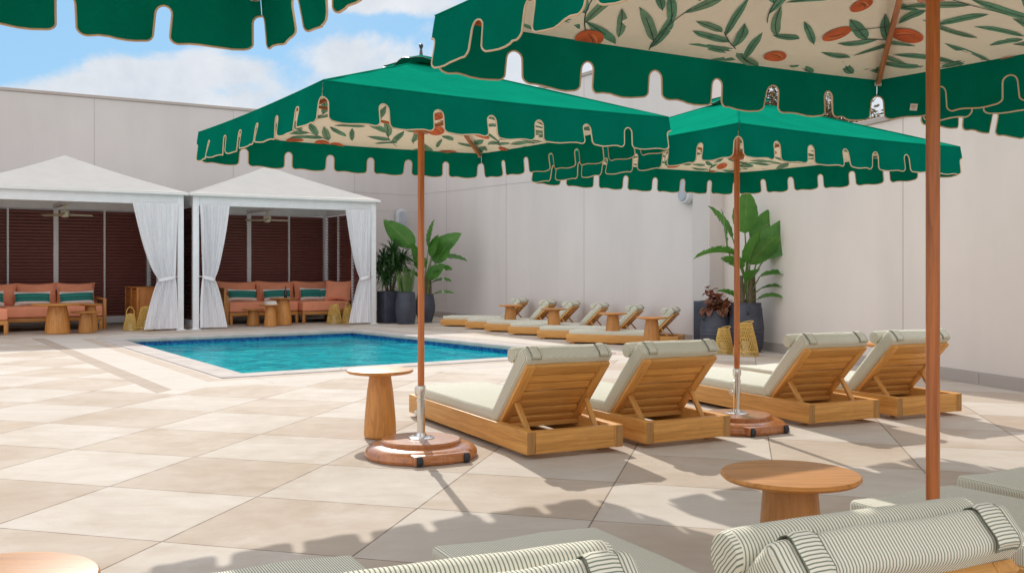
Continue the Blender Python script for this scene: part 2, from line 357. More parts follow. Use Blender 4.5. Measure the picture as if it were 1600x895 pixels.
# ------------------------------------------------------------------ mesh builder
class MB:
    def __init__(s):
        s.v = []; s.f = []; s.mi = []; s.g = []; s.tone = []; s.uv = []
    def add(s, verts, faces, mi=0, grain=None, uvs=None):
        o = len(s.v); tn = rng.random()
        s.v += [tuple(p) for p in verts]
        s.g += [tuple(q) for q in (grain or verts)]
        s.tone += [tn]*len(verts)
        for k, f in enumerate(faces):
            s.f.append(tuple(i+o for i in f)); s.mi.append(mi)
            s.uv.append(uvs[k] if uvs else None)
        return o
    def box(s, c, d, M=None, bev=.004, mi=0, seg=2, stripe=False, sub=0, puff=0):
        b = bmesh.new(); bmesh.ops.create_cube(b, size=1)
        bmesh.ops.scale(b, vec=d, verts=b.verts)
        if bev > 0: bmesh.ops.bevel(b, geom=list(b.edges), offset=min(bev, min(d)*.45), segments=seg, affect='EDGES', profile=.5)
        if sub:
            bmesh.ops.subdivide_edges(b, edges=[e for e in b.edges if e.calc_length() > .05], cuts=sub, use_grid_fill=True)
        b.verts.ensure_lookup_table(); b.verts.index_update()
        P = [v.co.copy() for v in b.verts]
        if puff:
            for q in P:
                k = max(0, 1-(2*q.x/d[0])**2)*max(0, 1-(2*q.y/d[1])**2)
                q.z += puff*k*(1 if q.z > 0 else -.4)+.004*sin(q.x*17+q.y*9)
        ax = max(range(3), key=lambda i: d[i]); off = (rng.uniform(0, 40), rng.uniform(-.03, .03)+rng.randrange(9), rng.uniform(-.03, .03)+rng.randrange(9))
        G = []
        for q in P:
            a = [q[ax], q[(ax+1) % 3], q[(ax+2) % 3]]; G.append((a[0]+off[0], a[1]+off[1], a[2]+off[2]))
        F = []; UVS = []
        for f in b.faces:
            F.append([v.index for v in f.verts]); n = f.normal
            if stripe:
                UVS.append([((P[v.index].y if abs(n.x) > .75 else P[v.index].x), P[v.index].z) for v in f.verts])
            else: UVS.append([(P[v.index].x/d[0]+.5, P[v.index].z/d[2]+.5) for v in f.verts])
        T = Matrix.Translation(Vector(c)); T = T if M is None else M @ T
        s.add([T @ q for q in P], F, mi, G, UVS); b.free()
    def lathe(s, prof, n=32, c=(0, 0, 0), M=None, mi=0, cap=True, squash=1):
        V = []; G = []; off = (rng.uniform(0, 30), 0, 0); base = Vector(c)
        for (r, z) in prof:
            for i in range(n):
                a = 2*pi*i/n; p = Vector((r*cos(a), r*sin(a)*squash, z)); V.append((M @ (p+base)) if M else p+base); G.append((p.z+off[0], p.x+5, p.y))
        F = [(j*n+i, j*n+(i+1) % n, (j+1)*n+(i+1) % n, (j+1)*n+i) for j in range(len(prof)-1) for i in range(n)]
        if cap:
            if prof[0][0] > 1e-4: F.append(tuple(range(n))[::-1])
            if prof[-1][0] > 1e-4: F.append(tuple((len(prof)-1)*n+i for i in range(n)))
        uvs = [[(0, 0)]*len(f) for f in F]
        s.add(V, F, mi, G, uvs)
    def tube(s, pts, r, n=6, mi=0, closed=False, cap=True):
        pts = [Vector(p) for p in pts]; N = len(pts)
        if N < 2: return
        rr = r if isinstance(r, (list, tuple)) else [r]*N
        V = []; G = []; prev = None; L = rng.uniform(0, 20)
        for i, p in enumerate(pts):
            a = pts[(i-1) % N] if (closed or i > 0) else p; b = pts[(i+1) % N] if (closed or i < N-1) else p
            t = (b-a); t = t.normalized() if t.length > 1e-9 else Vector((0, 0, 1))
            if prev is None: x = t.orthogonal().normalized()
            else:
                x = prev-t*prev.dot(t); x = x.normalized() if x.length > 1e-6 else t.orthogonal().normalized()
            prev = x; y = t.cross(x)
            if i: L += (p-pts[i-1]).length
            for k in range(n):
                an = 2*pi*k/n; q = x*cos(an)*rr[i]+y*sin(an)*rr[i]; V.append(p+q); G.append((L, cos(an)*rr[i], sin(an)*rr[i]))
        F = [(i*n+k, i*n+(k+1) % n, (i+1)*n+(k+1) % n, (i+1)*n+k) for i in range(N-1) for k in range(n)]
        if closed: F += [((N-1)*n+k, (N-1)*n+(k+1) % n, (k+1) % n, k) for k in range(n)]
        elif cap: F += [tuple(range(n))[::-1], tuple((N-1)*n+k for k in range(n))]
        s.add(V, F, mi, G)
    def grid(s, fn, nu, nv, mi=0, closed_u=False):
        V = [fn(i/nu, j/nv) for j in range(nv+1) for i in range(nu+(0 if closed_u else 1))]
        w = nu+(0 if closed_u else 1); F = []; U = []
        for j in range(nv):
            for i in range(nu):
                i2 = (i+1) % w if closed_u else i+1
                F.append((j*w+i, j*w+i2, (j+1)*w+i2, (j+1)*w+i)); U.append([(i/nu, j/nv), ((i+1)/nu, j/nv), ((i+1)/nu, (j+1)/nv), (i/nu, (j+1)/nv)])
        s.add(V, F, mi, None, U)
    def build(s, name, mats, parent=None, smooth=35, M=None):
        me = bpy.data.meshes.new(name); me.from_pydata(s.v, [], s.f)
        if not isinstance(mats, (list, tuple)): mats = [mats]
        for m in mats: me.materials.append(m)
        me.polygons.foreach_set('material_index', s.mi)
        a = me.attributes.new('grain', 'FLOAT_VECTOR', 'POINT'); a.data.foreach_set('vector', [c for g in s.g for c in g])
        b = me.attributes.new('tone', 'FLOAT', 'POINT'); b.data.foreach_set('value', s.tone)
        if any(u for u in s.uv):
            ul = me.uv_layers.new(name='UVMap'); data = []
            for f, u in zip(s.f, s.uv):
                for q in (u or [(0, 0)]*len(f)): data += [q[0], q[1]]
            ul.data.foreach_set('uv', data)
        if smooth:
            me.shade_smooth()
            try: me.set_sharp_from_angle(angle=R(smooth))
            except Exception: pass
        me.update()
        o = bpy.data.objects.new(name, me); COL.objects.link(o)
        if parent: o.parent = parent
        if M is not None: o.matrix_local = M
        return o
def tag(o, label=None, cat=None, group=None, kind=None):
    if label: o['label'] = label
    if cat: o['category'] = cat
    if group: o['group'] = group
    if kind: o['kind'] = kind
    return o
def thing(name, label, cat, loc=(0, 0, 0), rz=0, group=None, scale=None):
    o = bpy.data.objects.new(name, None); COL.objects.link(o); o.empty_display_size = .2
    o.location = loc; o.rotation_euler = (0, 0, rz)
    if scale: o.scale = scale
    return tag(o, label, cat, group)
def kids(o): return [c for c in bpy.data.objects if c.parent == o]
def dup(root, loc, rz, label, group=None, scale=None):
    def cp(o, par):
        c = o.copy(); COL.objects.link(c)
        if par: c.parent = par
        for ch in kids(o): cp(ch, c)
        return c
    r = cp(root, None); r.location = loc; r.rotation_euler = (0, 0, rz); r.scale = scale or (1, 1, 1); r['label'] = label
    if group: r['group'] = group
    return r
def RZ(a): return Matrix.Rotation(a, 4, 'Z')
def T(x, y, z=0): return Matrix.Translation(Vector((x, y, z)))

# ------------------------------------------------------------------ ground and pool
def pool_and_floor():
    b = bmesh.new()
    outer = [(-120, -60), (120, -60), (120, 220), (-120, 220)]
    # ring of quads between pool and outer rectangle
    inn = [PN, PNR, PFR, PFL]
    vo = [b.verts.new((x, y, 0)) for x, y in outer]; vi = [b.verts.new((x, y, 0)) for x, y in inn]
    for k in range(4): b.faces.new((vo[k], vo[(k+1) % 4], vi[(k+1) % 4], vi[k]))
    me = bpy.data.meshes.new('terrace_floor'); b.to_mesh(me); b.free(); me.materials.append(PAVE)
    o = bpy.data.objects.new('terrace_floor', me); COL.objects.link(o); tag(o, kind='structure')
    q = [Vector((x, y, 0)) for x, y in inn]; cen = sum(q, Vector())/4
    # coping: mitred bull-nosed stones
    ed = MB()
    for k in range(4):
        A, B = q[k], q[(k+1) % 4]; d = (B-A); L = d.length; d.normalize(); n = Vector((d.y, -d.x, 0))
        if (cen-A).dot(n) > 0: n = -n
        prof = [(-.03, -.055), (-.038, -.04), (-.04, -.02), (-.032, .0), (-.012, .010), (.30, .010), (.302, -.02)]
        def cor(i, off):  # offset corner
            P = q[i % 4]; a = (q[(i+1) % 4]-P).normalized(); c = (q[(i-1) % 4]-P).normalized()
            bis = (a+c).normalized(); sn = math.sqrt(max(1e-6, 1-a.dot(bis)**2)); return P-bis*(off/sn)
        N = max(2, round(L/.6)); V = []; 
        for j in range(N):
            for (t0) in ((j+.004)/N, (j+1-.004)/N):
                for (off, z) in prof:
                    a, c = cor(k, off), cor(k+1, off); p = a.lerp(c, t0); V.append((p.x, p.y, z))
        m = len(prof); F = []
        for j in range(N):
            o0 = j*2*m
            F += [(o0+i, o0+i+1, o0+m+i+1, o0+m+i) for i in range(m-1)]
        ed.add(V, F)
    o = ed.build('pool_coping', COPING, smooth=40); tag(o, kind='structure')
    # basin: mosaic band then plaster walls and floor
    w = MB()
    zs = [(0.0, 0), (-.24, 0), (-.24, 1), (-1.25, 1)]
    for k in range(4):
        A, B = q[k], q[(k+1) % 4]
        w.add([(A.x, A.y, -.03), (B.x, B.y, -.03), (B.x, B.y, -.24), (A.x, A.y, -.24)], [(0, 1, 2, 3)], 0)
        w.add([(A.x, A.y, -.24), (B.x, B.y, -.24), (B.x, B.y, -1.25), (A.x, A.y, -1.25)], [(0, 1, 2, 3)], 1)
    w.add([(p.x, p.y, -1.25) for p in q], [(0, 1, 2, 3)], 1)
    # a submerged step along the near side
    o = w.build('pool_basin', [MATS['blue_mosaic'], MATS['pool_plaster']], smooth=0); tag(o, kind='structure')
    w = MB(); w.add([(cen.x+(p.x-cen.x)*.999, cen.y+(p.y-cen.y)*.999, -.115) for p in q], [(0, 1, 2, 3)])
    o = w.build('pool_water', MATS['pool_water'], smooth=0); tag(o, kind='structure')
pool_and_floor()

# ------------------------------------------------------------------ boundary walls
def wall(name, A, B, H, mat, label, seams=(), hseams=(), side=1, th=.3, skirt=.115):
    """A->B front face line; the wall body lies on the far side."""
    A, B = Vector((*A, 0)), Vector((*B, 0)); d = (B-A); L = d.length; d.normalize(); n = Vector((-d.y, d.x, 0))*side
    root = thing(name, label, 'wall', A, math.atan2(d.y, d.x))
    b = MB(); b.box((L/2, side*th/2, H/2), (L, th, H), bev=.01); b.build('wall_face', mat, root, 0)
    b = MB(); b.box((L/2, side*th/2, H+.03), (L+.02, th+.06, .06), bev=.008); b.build('wall_cap', SKIRT, root, 0)
    if skirt:
        b = MB(); step = 1.1; x = 0
        while x < L:
            x2 = min(L, x+step); b.box(((x+x2)/2, -side*.012, skirt/2), (x2-x-.006, .024, skirt), bev=.002); x += step
        b.build('skirting', SKIRT, root, 0)
        b = MB(); b.box((L/2, -side*.006, skirt+.004), (L, .012, .008), bev=0); b.build('shadow_gap', SEAMM, root, 0)
    b = MB()
    for x in seams: b.box((x, -side*.0005, H/2+.1), (.008, .004, H-.2), bev=0)
    for (x0, z0, x1, z1) in hseams:
        b.tube([(x0+(x1-x0)*k/12, -side*.001, z0+(z1-z0)*k/12+.006*sin(k*1.7)) for k in range(13)], .004, 4)
    if b.v: b.build('seam_line', SEAMM, root, 0)
    return root
U0 = Vector((.845, .535)).normalized()
W1B = (-2.26, 24.25); W1A = (W1B[0]-U0.x*22, W1B[1]-U0.y*22)
wall('boundary_wall', W1A, W1B, 4.6, WALLB, 'tall pale grey rendered wall running behind the two white cabanas', seams=[22-k*2.85-1.7 for k in range(7)], hseams=[(19.3, 2.92, 22, 2.90), (20.2, 2.5, 22, 2.5)])
W2A = W1B; W2B = (2.95, 14.9)
wall('boundary_wall', W2A, W2B, 4.58, WALLC, 'long pale rendered wall behind the row of six far loungers', seams=[1.55, 4.4, 7.3], hseams=[(0, 2.92, 10.6, 2.75)])
W3A = (3.19, 15.1); W3B = (4.728+.2603*13, 9.195-.9655*13)
wall('boundary_wall', W3A, W3B, 2.8, WALLM, 'lower cream rendered wall beside the big leafy plant and navy pots', seams=[4.3, 8.2, 12.1])
b = MB(); b.box((0, .15, 2.29), (.33, .3, 4.58), bev=.008)
o = b.build('wall_pier', WALLB, None, 0); tag(o, 'narrow rendered return closing the tall wall beside the pots', 'wall'); o.location = (3.06, 15.02, 0); o.rotation_euler = (0, 0, math.atan2(.2, .24))

def speaker(label, loc, rz):
    r = thing('wall_speaker', label, 'speaker', loc, rz, 'speakers fixed to the boundary walls')
    b = MB()
    prof = []
    def ring(w, h, y, rad, n=10):
        P = []
        for cx, cz, a0 in ((w-rad, h-rad, 0), (-w+rad, h-rad, 90), (-w+rad, -h+rad, 180), (w-rad, -h+rad, 270)):
            for k in range(n+1): a = R(a0+90*k/n); P.append((cx+rad*cos(a), y, cz+rad*sin(a)))
        return P
    rings = [ring(.14, .235, 0, .12), ring(.145, .24, -.05, .125), ring(.13, .225, -.10, .115), ring(.115, .21, -.105, .10)]
    n = len(rings[0]); V = [p for q in rings for p in q]
    F = [(j*n+i, j*n+(i+1) % n, (j+1)*n+(i+1) % n, (j+1)*n+i) for j in range(3) for i in range(n)]+[tuple(3*n+i for i in range(n))]
    b.add(V, F); b.build('housing', WPLAST, r)
    b = MB()
    g = [ring(.10, .195, -.108, .09), ring(.085, .18, -.128, .08)]; V = [p for q in g for p in q]; n = len(g[0])
    b.add(V, [(i, (i+1) % n, n+(i+1) % n, n+i) for i in range(n)]+[tuple(n+i for i in range(n))]); b.build('grille', simple('speaker_grille', (.45, .48, .53), .6, bstr=.4, bscale=300), r)
    b = MB(); b.box((0, .0, 0), (.08, .06, .12)); b.build('bracket', DARKM, r)
sp_ang1 = math.atan2(U0.y, U0.x)
speaker('rounded pale speaker high on the grey wall above the spiky plant', (-2.68, 23.94, 2.31), sp_ang1)
d2 = (Vector(W2B)-Vector(W2A)).normalized()
speaker('rounded pale speaker on the long wall, partly hidden by the green umbrella near the corner', (2.70, 15.28, 2.36), math.atan2(d2.y, d2.x))

# ------------------------------------------------------------------ trees behind the low wall
def tree(label, x, y, h, cr, seed, mat):
    r = random.Random(seed); root = thing('tree', label, 'tree', (x, y, 0), 0, 'trees beyond the low wall')
    tr = MB(); pts = [(0, 0, 0), (.05, .03, h*.3), (-.04, .08, h*.55), (.05, 0, h*.75)]
    tr.tube(pts, [.13, .11, .08, .05], 8); tips = []
    for k in range(16):
        a = r.uniform(0, 2*pi); z0 = r.uniform(.35, .72)*h; l = r.uniform(.5, 1)*cr
        p0 = Vector((0, .03, z0)); p1 = p0+Vector((cos(a)*l*.5, sin(a)*l*.5, l*.35)); p2 = p0+Vector((cos(a)*l, sin(a)*l, l*r.uniform(.4, .8)))
        tr.tube([p0, p1, p2], [.05, .03, .01], 6); tips += [p1, p2, (p1+p2)/2]
    tr.build('trunk', BARK, root)
    c = MB()
    for k in range(300):
        t0 = r.choice(tips)+Vector((r.gauss(0, .25), r.gauss(0, .25), r.gauss(.05, .25)))*cr*.55
        for j in range(22):
            p = t0+Vector((r.gauss(0, .14), r.gauss(0, .14), r.gauss(0, .12))); s = r.uniform(.045, .085)
            u = Vector((r.gauss(0, 1), r.gauss(0, 1), r.gauss(0, 1))).normalized(); v = u.orthogonal().normalized()
            c.add([p-u*s, p+v*s*.45, p+u*s, p-v*s*.45], [(0, 1, 2, 3)], r.choice((0, 0, 1)), None, [[(.5, 0), (1, .5), (.5, 1), (0, .5)]])
    c.build('crown', mat, root, 0)
tree('reddish brown leafy tree showing above the middle green umbrella', 4.3, 19.5, 5.6, 1.9, 3, [TREEL2, TREEL])
tree('sparse tree with dusty purple-brown leaves, seen above the low cream wall', 6.1, 19.5, 5.2, 1.7, 5, [TREEL, TREEL2])
tree('leafy treetop farthest along, behind the low cream wall', 7.4, 20.2, 5.2, 1.7, 9, [TREEL, TREEL2])
tree('low green and brown treetop between its neighbours over the cream wall', 5.3, 21.5, 5.6, 1.8, 8, [TREEL, TREEL2])

# ------------------------------------------------------------------ cabanas
CU = math.atan2(.527, .85)
CA2 = Vector((-5.91, 18.46)); CAd = Vector((.85, .527)).normalized(); CV = Vector((-CAd.y, CAd.x))
CA1 = CA2-CAd*3.85
def loc(O, a, b, z=0): q = O+CAd*a+CV*b; return (q.x, q.y, z)
CW, CD = 3.68, 2.7
def cabana(label, O):
    r = thing('cabana', label, 'cabana', (O.x, O.y, 0), CU, 'white poolside cabanas')
    P = .11
    for (x, y) in ((P/2, P/2), (CW-P/2, P/2), (P/2, CD-P/2), (CW-P/2, CD-P/2)):
        b = MB(); b.box((x, y, 1.26), (P, P, 2.52), bev=.006); b.box((x, y, .006), (P+.06, P+.06, .012), bev=.002)
        b.build('post', WMETAL, r)
    for nm, c, d in (('beam', (CW/2, P/2, 2.40), (CW-2*P, .08, .19)), ('beam', (CW/2, CD-P/2, 2.40), (CW-2*P, .08, .19)), ('beam', (P/2, CD/2, 2.40), (.08, CD-2*P, .19)), ('beam', (CW-P/2, CD/2, 2.40), (.08, CD-2*P, .19))):
        b = MB(); b.box(c, d, bev=.005)
        b.build(nm, WMETAL, r)
    b = MB(); b.box((CW/2, .035, 2.335), (CW-2*P, .02, .03), bev=.003); b.box((CW/2, -.004, 2.505), (CW+.02, .03, .035), bev=.004); b.build('curtain_track', WMETAL, r)
    b = MB(); b.box((CW/2, CD/2, 2.36), (.09, CD-.2, .07), bev=.004); b.build('ceiling_beam', WMETAL, r)
    # roof
    b = MB(); e = .07; z0, z1 = 2.525, 3.24
    cor = [(-e, -e), (CW+e, -e), (CW+e, CD+e), (-e, CD+e)]
    n = 10
    for k in range(4):
        A = Vector((*cor[k], z0)); B = Vector((*cor[(k+1) % 4], z0)); C = Vector((CW/2, CD/2, z1)); V = []; F = []; idx = {}
        for j in range(n+1):
            for i in range(n+1-j):
                u, v = i/n, j/n; w = 1-u-v; p = A*w+B*u+C*v; p.z -= .05*27*u*v*w+.03*4*v*(1-v); idx[(i, j)] = len(V); V.append(p)
        for j in range(n):
            for i in range(n-j):
                F.append((idx[i, j], idx[i+1, j], idx[i, j+1]))
                if i+j < n-1: F.append((idx[i+1, j], idx[i+1, j+1], idx[i, j+1]))
        b.add(V, F)
        q = [A, B]; b.add([A, B, B-Vector((0, 0, .05)), A-Vector((0, 0, .05))], [(0, 1, 2, 3)])
    b.build('roof', WHITEF, r, 25)
    b = MB()
    for k in range(4): b.tube([Vector((*cor[k], z0-.03)), Vector((*cor[(k+1) % 4], z0-.03))], .012, 6)
    b.build('roof_edge_rail', WMETAL, r)
    # louvred back and side screens
    def louv(x0, x1, M):
        b = MB(); N = 33; zs = [.17+(2.28-.17)*i/N for i in range(N+1)]; V = []; F = []
        for i in range(N):
            a, c = zs[i], zs[i+1]; h = c-a
            o = len(V); V += [(x0, .022, a), (x1, .022, a), (x1, -.012, a+.004), (x0, -.012, a+.004), (x0, -.016, a+h*.4), (x1, -.016, a+h*.4), (x1, .022, c), (x0, .022, c)]
            F += [(o, o+1, o+2, o+3), (o+3, o+2, o+5, o+4), (o+4, o+5, o+6, o+7)]
        b.add([M @ Vector(p) for p in V], F); b.build('louvre_screen', LOUV, r, 0)
    yb = CD-.055
    xs = [P, 1.0, 1.85, 2.75, CW-P]
    for k in range(4): louv(xs[k]+.02, xs[k+1]-.02, T(0, yb, 0))
    for k, x in enumerate(xs[1:-1]):
        w = .09 if k == 1 else .035
        b = MB(); b.box((x, yb-.005, 1.28), (w, .06, 2.1), bev=.004); b.build('mullion', WMETAL, r)
    b = MB(); b.box((CW/2, yb, .10), (CW-2*P, .05, .14), bev=.004); b.build('kick_rail', WMETAL, r)
    for sx in (.055, CW-.055):
        ys = [P, 1.1, 1.9, CD-P]
        for k in range(3): louv(ys[k]+.02, ys[k+1]-.02, T(sx, 0, 0) @ RZ(pi/2))
        for y in ys[1:-1]:
            b = MB(); b.box((sx, y, 1.28), (.05, .035, 2.1), bev=.004); b.build('mullion', WMETAL, r)
        b = MB(); b.box((sx, CD/2, .10), (.05, CD-2*P, .14), bev=.004); b.build('kick_rail', WMETAL, r)
    return r
cabana('white fabric-roofed cabana holding the wooden drinks cabinet, cut by the photo edge', CA1)
cabana('white fabric-roofed cabana with both front curtains tied back, nearest the spiky plant', CA2)

def curtain(label, O, x_post, side, wt, wi, wb, seed):
    """side=+1: the curtain's outer edge is at x_post and it spreads to -x."""
    r = random.Random(seed); root = thing('curtain', label, 'curtain', loc(O, x_post, -.03), CU, 'white curtains of the cabanas')
    b = MB(); zt, ztie, zb = 2.32, .95, .03; NP = 9; ph = [r.uniform(0, 6.28) for _ in range(5)]
    def prof(z):
        if z > ztie:
            t0 = (z-ztie)/(zt-ztie); w = wi+(wt-wi)*(t0**.62); inn = w; out = .05*(1-t0)
        else:
            t0 = (ztie-z)/(ztie-zb); w = wi+(wb-wi)*(t0**.7); inn = w; out = .05*(1-t0**.5)
        return inn, out
    def fn(u, v):
        z = zb+(zt-zb)*v; inn, out = prof(z); x = -(out+(inn-out)*u)
        uu = u+.012*sin(v*7+ph[0])+.01*sin(u*9+ph[1])
        am = .017+.009*sin(u*5+ph[2]); am *= (1.0 if z < ztie+.1 else 1)*max(.45, min(1, abs(z-ztie)*4+.35))
        y = am*sin(uu*NP*2*pi)+.008*sin(uu*NP*4*pi+ph[3])+.01*sin(v*11+u*20)
        x += .006*sin(uu*NP*2*pi+1.2)
        return (side*x, y, z)
    b.grid(fn, 176, 46); b.build('drape', CURT, root, 60)
    b = MB(); inn, out = prof(ztie); P = []
    for k in range(24):
        a = 2*pi*k/24; P.append((side*(-(inn+out)/2+(inn-out)/2*1.05*cos(a)), .055*sin(a), ztie+.03*cos(a)))
    V = []; F = []
    for k, p in enumerate(P):
        V += [(p[0], p[1], p[2]-.03), (p[0], p[1], p[2]+.03)]
    F = [(2*k, 2*((k+1) % 24), 2*((k+1) % 24)+1, 2*k+1) for k in range(24)]
    b.add(V, F); b.tube([(side*(-out), 0, ztie+.03), (side*.03, .02, ztie+.04)], .008, 5); b.build('tieback', CURT, root)
curtain('white curtain gathered at the end post of the cabana with the drinks cabinet', CA1, CW-.11, 1, .80, .34, .60, 1)
curtain('white tied curtain beside the gap between the cabanas, over the sofa end panel', CA2, .12, -1, .56, .26, .52, 2)
curtain('white tied curtain hanging next to the spiky plant and navy planters', CA2, CW-.11, 1, .58, .26, .50, 3)

def fan(label, O):
    r = thing('ceiling_fan', label, 'fan', loc(O, 1.84, 1.35, 2.08), CU, 'ceiling fans of the cabanas')
    b = MB(); b.lathe([(.035, .0), (.07, .015), (.08, .05), (.08, .11), (.06, .13), (.02, .14), (.02, .22), (.06, .235), (.06, .25)], 24); b.build('motor', FANW, r)
    for k in range(3):
        b = MB(); a = R(12+120*k)
        b.grid(lambda u, v: tuple(RZ(a) @ Vector((.09+.42*u, (-.5+v)*(.05+.07*sin(u*pi*.9)), .05+.035*(v-.5)+(.004)))), 12, 3)
        b.grid(lambda u, v: tuple(RZ(a) @ Vector((.09+.42*u, (-.5+v)*(.05+.07*sin(u*pi*.9)), .05+.035*(v-.5)-.004))), 12, 3)
        b.build('blade', FANW, r)
fan('cream three-blade ceiling fan in the cabana with the drinks cabinet', CA1)
fan('cream three-blade ceiling fan in the cabana with two tied curtains', CA2)

def cushion_mesh(w, d, h, bev=.05, puff=.02, mat=TERRA, stripe=False, sub=3):
    b = MB(); b.box((0, 0, 0), (w, d, h), bev=bev, seg=4, sub=sub, puff=puff, stripe=stripe); return b
def throw_mesh(w, h, t):
    """knife-edge pillow lying in XZ, corners pulled out"""
    b = MB(); n = 12
    for sgn in (1, -1):
        def fn(u, v):
            a, c = 2*u-1, 2*v-1; e = (1-a*a)*(1-c*c)
            return (a*w/2*(1-.07*(1-c*c)*abs(a)**3), sgn*(t/2*e**.42*(1+.06*sin(a*5+c*3))), c*h/2*(1-.13*(1-a*a)*abs(c)**3))
        V = []; b.grid(fn, n, n)
    return b
def sofa(label, O, a0, b0, L, D, ch0, ch1, cd, ncush, arm_side, group):
    """seat from a0..a0+L; chaise between ch0..ch1 (local x) projecting cd to the front."""
    r = thing('sofa', label, 'sofa', loc(O, a0, b0), CU, group)
    secs = []
    secs.append((0 if ch0 > 0 else ch1, ch0 if ch0 > 0 else L, 0)); secs.append((ch0, ch1, -cd))
    for (x0, x1, y0) in secs:
        b = MB()
        b.box(((x0+x1)/2, y0+.03, .205), (x1-x0-.02, .05, .07)); b.box(((x0+x1)/2, D-.03, .205), (x1-x0-.02, .05, .07))
        b.box((x0+.03, (y0+D)/2, .205), (.05, D-y0-.12, .07)); b.box((x1-.03, (y0+D)/2, .205), (.05, D-y0-.12, .07)); b.box(((x0+x1)/2, (y0+D)/2, .225), (x1-x0-.1, D-y0-.1, .02))
        b.build('seat_frame', TEAK2, r)
        for (x, y) in ((x0+.04, y0+.035), (x1-.04, y0+.035), (x0+.04, D-.035), (x1-.04, D-.035)):
            b = MB(); b.box((x, y, .085), (.06, .055, .17)); b.build('leg', TEAK2, r)
        c = cushion_mesh(x1-x0-.015, D-y0-.02, .20, .03, .015).build('seat_cushion', TERRA, r); c.location = ((x0+x1)/2, (y0+D)/2, .345)
    if arm_side < 0:
        b = MB(); b.box((-.085, D/2, .37), (.05, D+.02, .74)); b.build('end_panel', TEAK2, r)
    if arm_side > 0: ax = L+.03
    else: ax = -.03
    b = MB(); b.box((ax, .06, .29), (.055, .06, .58)); b.box((ax, D-.05, .29), (.055, .06, .58)); b.box((ax, D/2, .565), (.055, D-.1, .035)); b.build('arm', TEAK2, r)
    b = MB(); b.box((L/2, D+.02, .45), (L, .035, .55)); b.build('back_panel', TEAK2, r)
    w = L/ncush
    for k in range(ncush):
        c = throw_mesh(w+.02, .46, .24).build('back_cushion', TERRA, r); c.location = (w*(k+.5), D-.17, .64); c.rotation_euler = (R(-10), R(rng.uniform(-1.5, 1.5)), R(rng.uniform(-3, 3)))
    return r
sofa('orange corner sofa under the louvres in the cabana with two tied curtains', CA2, 1.0, 1.15, 2.5, 1.1, 1.45, 2.5, .2, 3, -1, 'orange sofas in the cabanas')
sofa('orange sofa beside the drinks cabinet, wooden arm at its open end', CA1, -.3, .95, 2.75, 1.1, 0.0, 1.1, .75, 4, 1, 'orange sofas in the cabanas')
# extra loose orange cushions by the side screen
def tpillow(label, O, a, b_, z, w, h, rz, mat, group, tilt=-18, name='throw_pillow'):
    o = throw_mesh(w, h, .15).build(name, mat); tag(o, label, 'pillow', group)
    o.location = loc(O, a, b_, z); o.rotation_euler = (R(tilt), R(rng.uniform(-2, 2)), CU+rz)
G4 = 'striped throw pillows on the sofas'
tpillow('loose orange cushion leaning on the side louvres, next to the right-hand curtain', CA2, 3.36, 1.25, .66, .56, .46, R(-30), TERRA, 'loose orange cushions')
tpillow('orange cushion in the corner of the sofa behind the last striped pillow', CA2, 3.42, 2.05, .63, .5, .40, R(-60), TERRA, 'loose orange cushions')
tpillow('green and white striped pillow nearest the sofa wooden end panel', CA2, 1.45, 1.78, .575, .62, .27, 0, PILLOW, G4)
tpillow('green and white striped pillow seen just above the small table with books', CA2, 2.20, 1.80, .575, .60, .27, 0, PILLOW, G4)
tpillow('green and white striped pillow right of the dark bottle on the tall table', CA2, 2.98, 1.72, .575, .60, .30, R(-3), PILLOW, G4)
tpillow('green and white striped pillow turned into the sofa corner by the side louvres', CA2, 3.22, 1.50, .575, .42, .27, R(-50), PILLOW, G4)
tpillow('green and white striped pillow at the photo edge, on the sofa by the drinks cabinet', CA1, .55, 1.55, .575, .60, .30, 0, PILLOW, G4)
tpillow('green and white striped pillow in the middle of the sofa by the drinks cabinet', CA1, 1.32, 1.58, .575, .62, .28, 0, PILLOW, G4)
tpillow('green and white striped pillow closest to the drinks cabinet and sofa arm', CA1, 2.08, 1.58, .575, .62, .28, 0, PILLOW, G4)

def side_table(label, x, y, h=.46, rt=.225, c0=.108, c1=.072, group=None, rz=0, thick=.026, rim=True):
    r = thing('side_table', label, 'table', (x, y, 0), rz, group)
    b = MB(); zt = h-thick
    b.lathe([(c0-.01, .002), (c0, .012), (c0+.001, .03), (c0*.9+c1*.1, zt*.3), (c0*.45+c1*.55, zt*.7), (c1, zt-.02), (c1, zt-.012)], 32); b.build('pedestal', TEAK2, r)
    b = MB(); M = RZ(rng.uniform(0, 3)) @ Matrix.Rotation(pi/2, 4, 'Y')
    # top: lathe with plank grain running across
    prof = [(.0, -.0), (rt-.03, 0), (rt-.01, .005), (rt, .014), (rt, thick-.006), (rt-.004, thick-.001), (rt-.008, thick), (0, thick)]
    n = 48; V = []; G = []; off = rng.uniform(0, 20)
    for (q, z) in prof:
        for i in range(n): a = 2*pi*i/n; V.append((q*cos(a), q*sin(a), zt+z)); G.append((q*cos(a)+off, q*sin(a), z))
    F = [(j*n+i, j*n+(i+1) % n, (j+1)*n+(i+1) % n, (j+1)*n+i) for j in range(len(prof)-1) for i in range(n)]
    b.add(V, F, 0, G); b.build('tabletop', TEAK2, r)
    b = MB(); b.box((0, 0, zt-.006), (rt*1.05, .07, .011), bev=.002); b.box((0, 0, zt-.0065), (.07, rt*1.05, .012), bev=.002); b.build('cross_batten', TEAK2, r)
    return r
GT = 'round pedestal side tables in the cabanas'
side_table('tall round pedestal table with a dark bottle, in front of the orange corner sofa', *loc(CA2, 1.91, .60)[:2], .54, .26, .18, .125, GT)
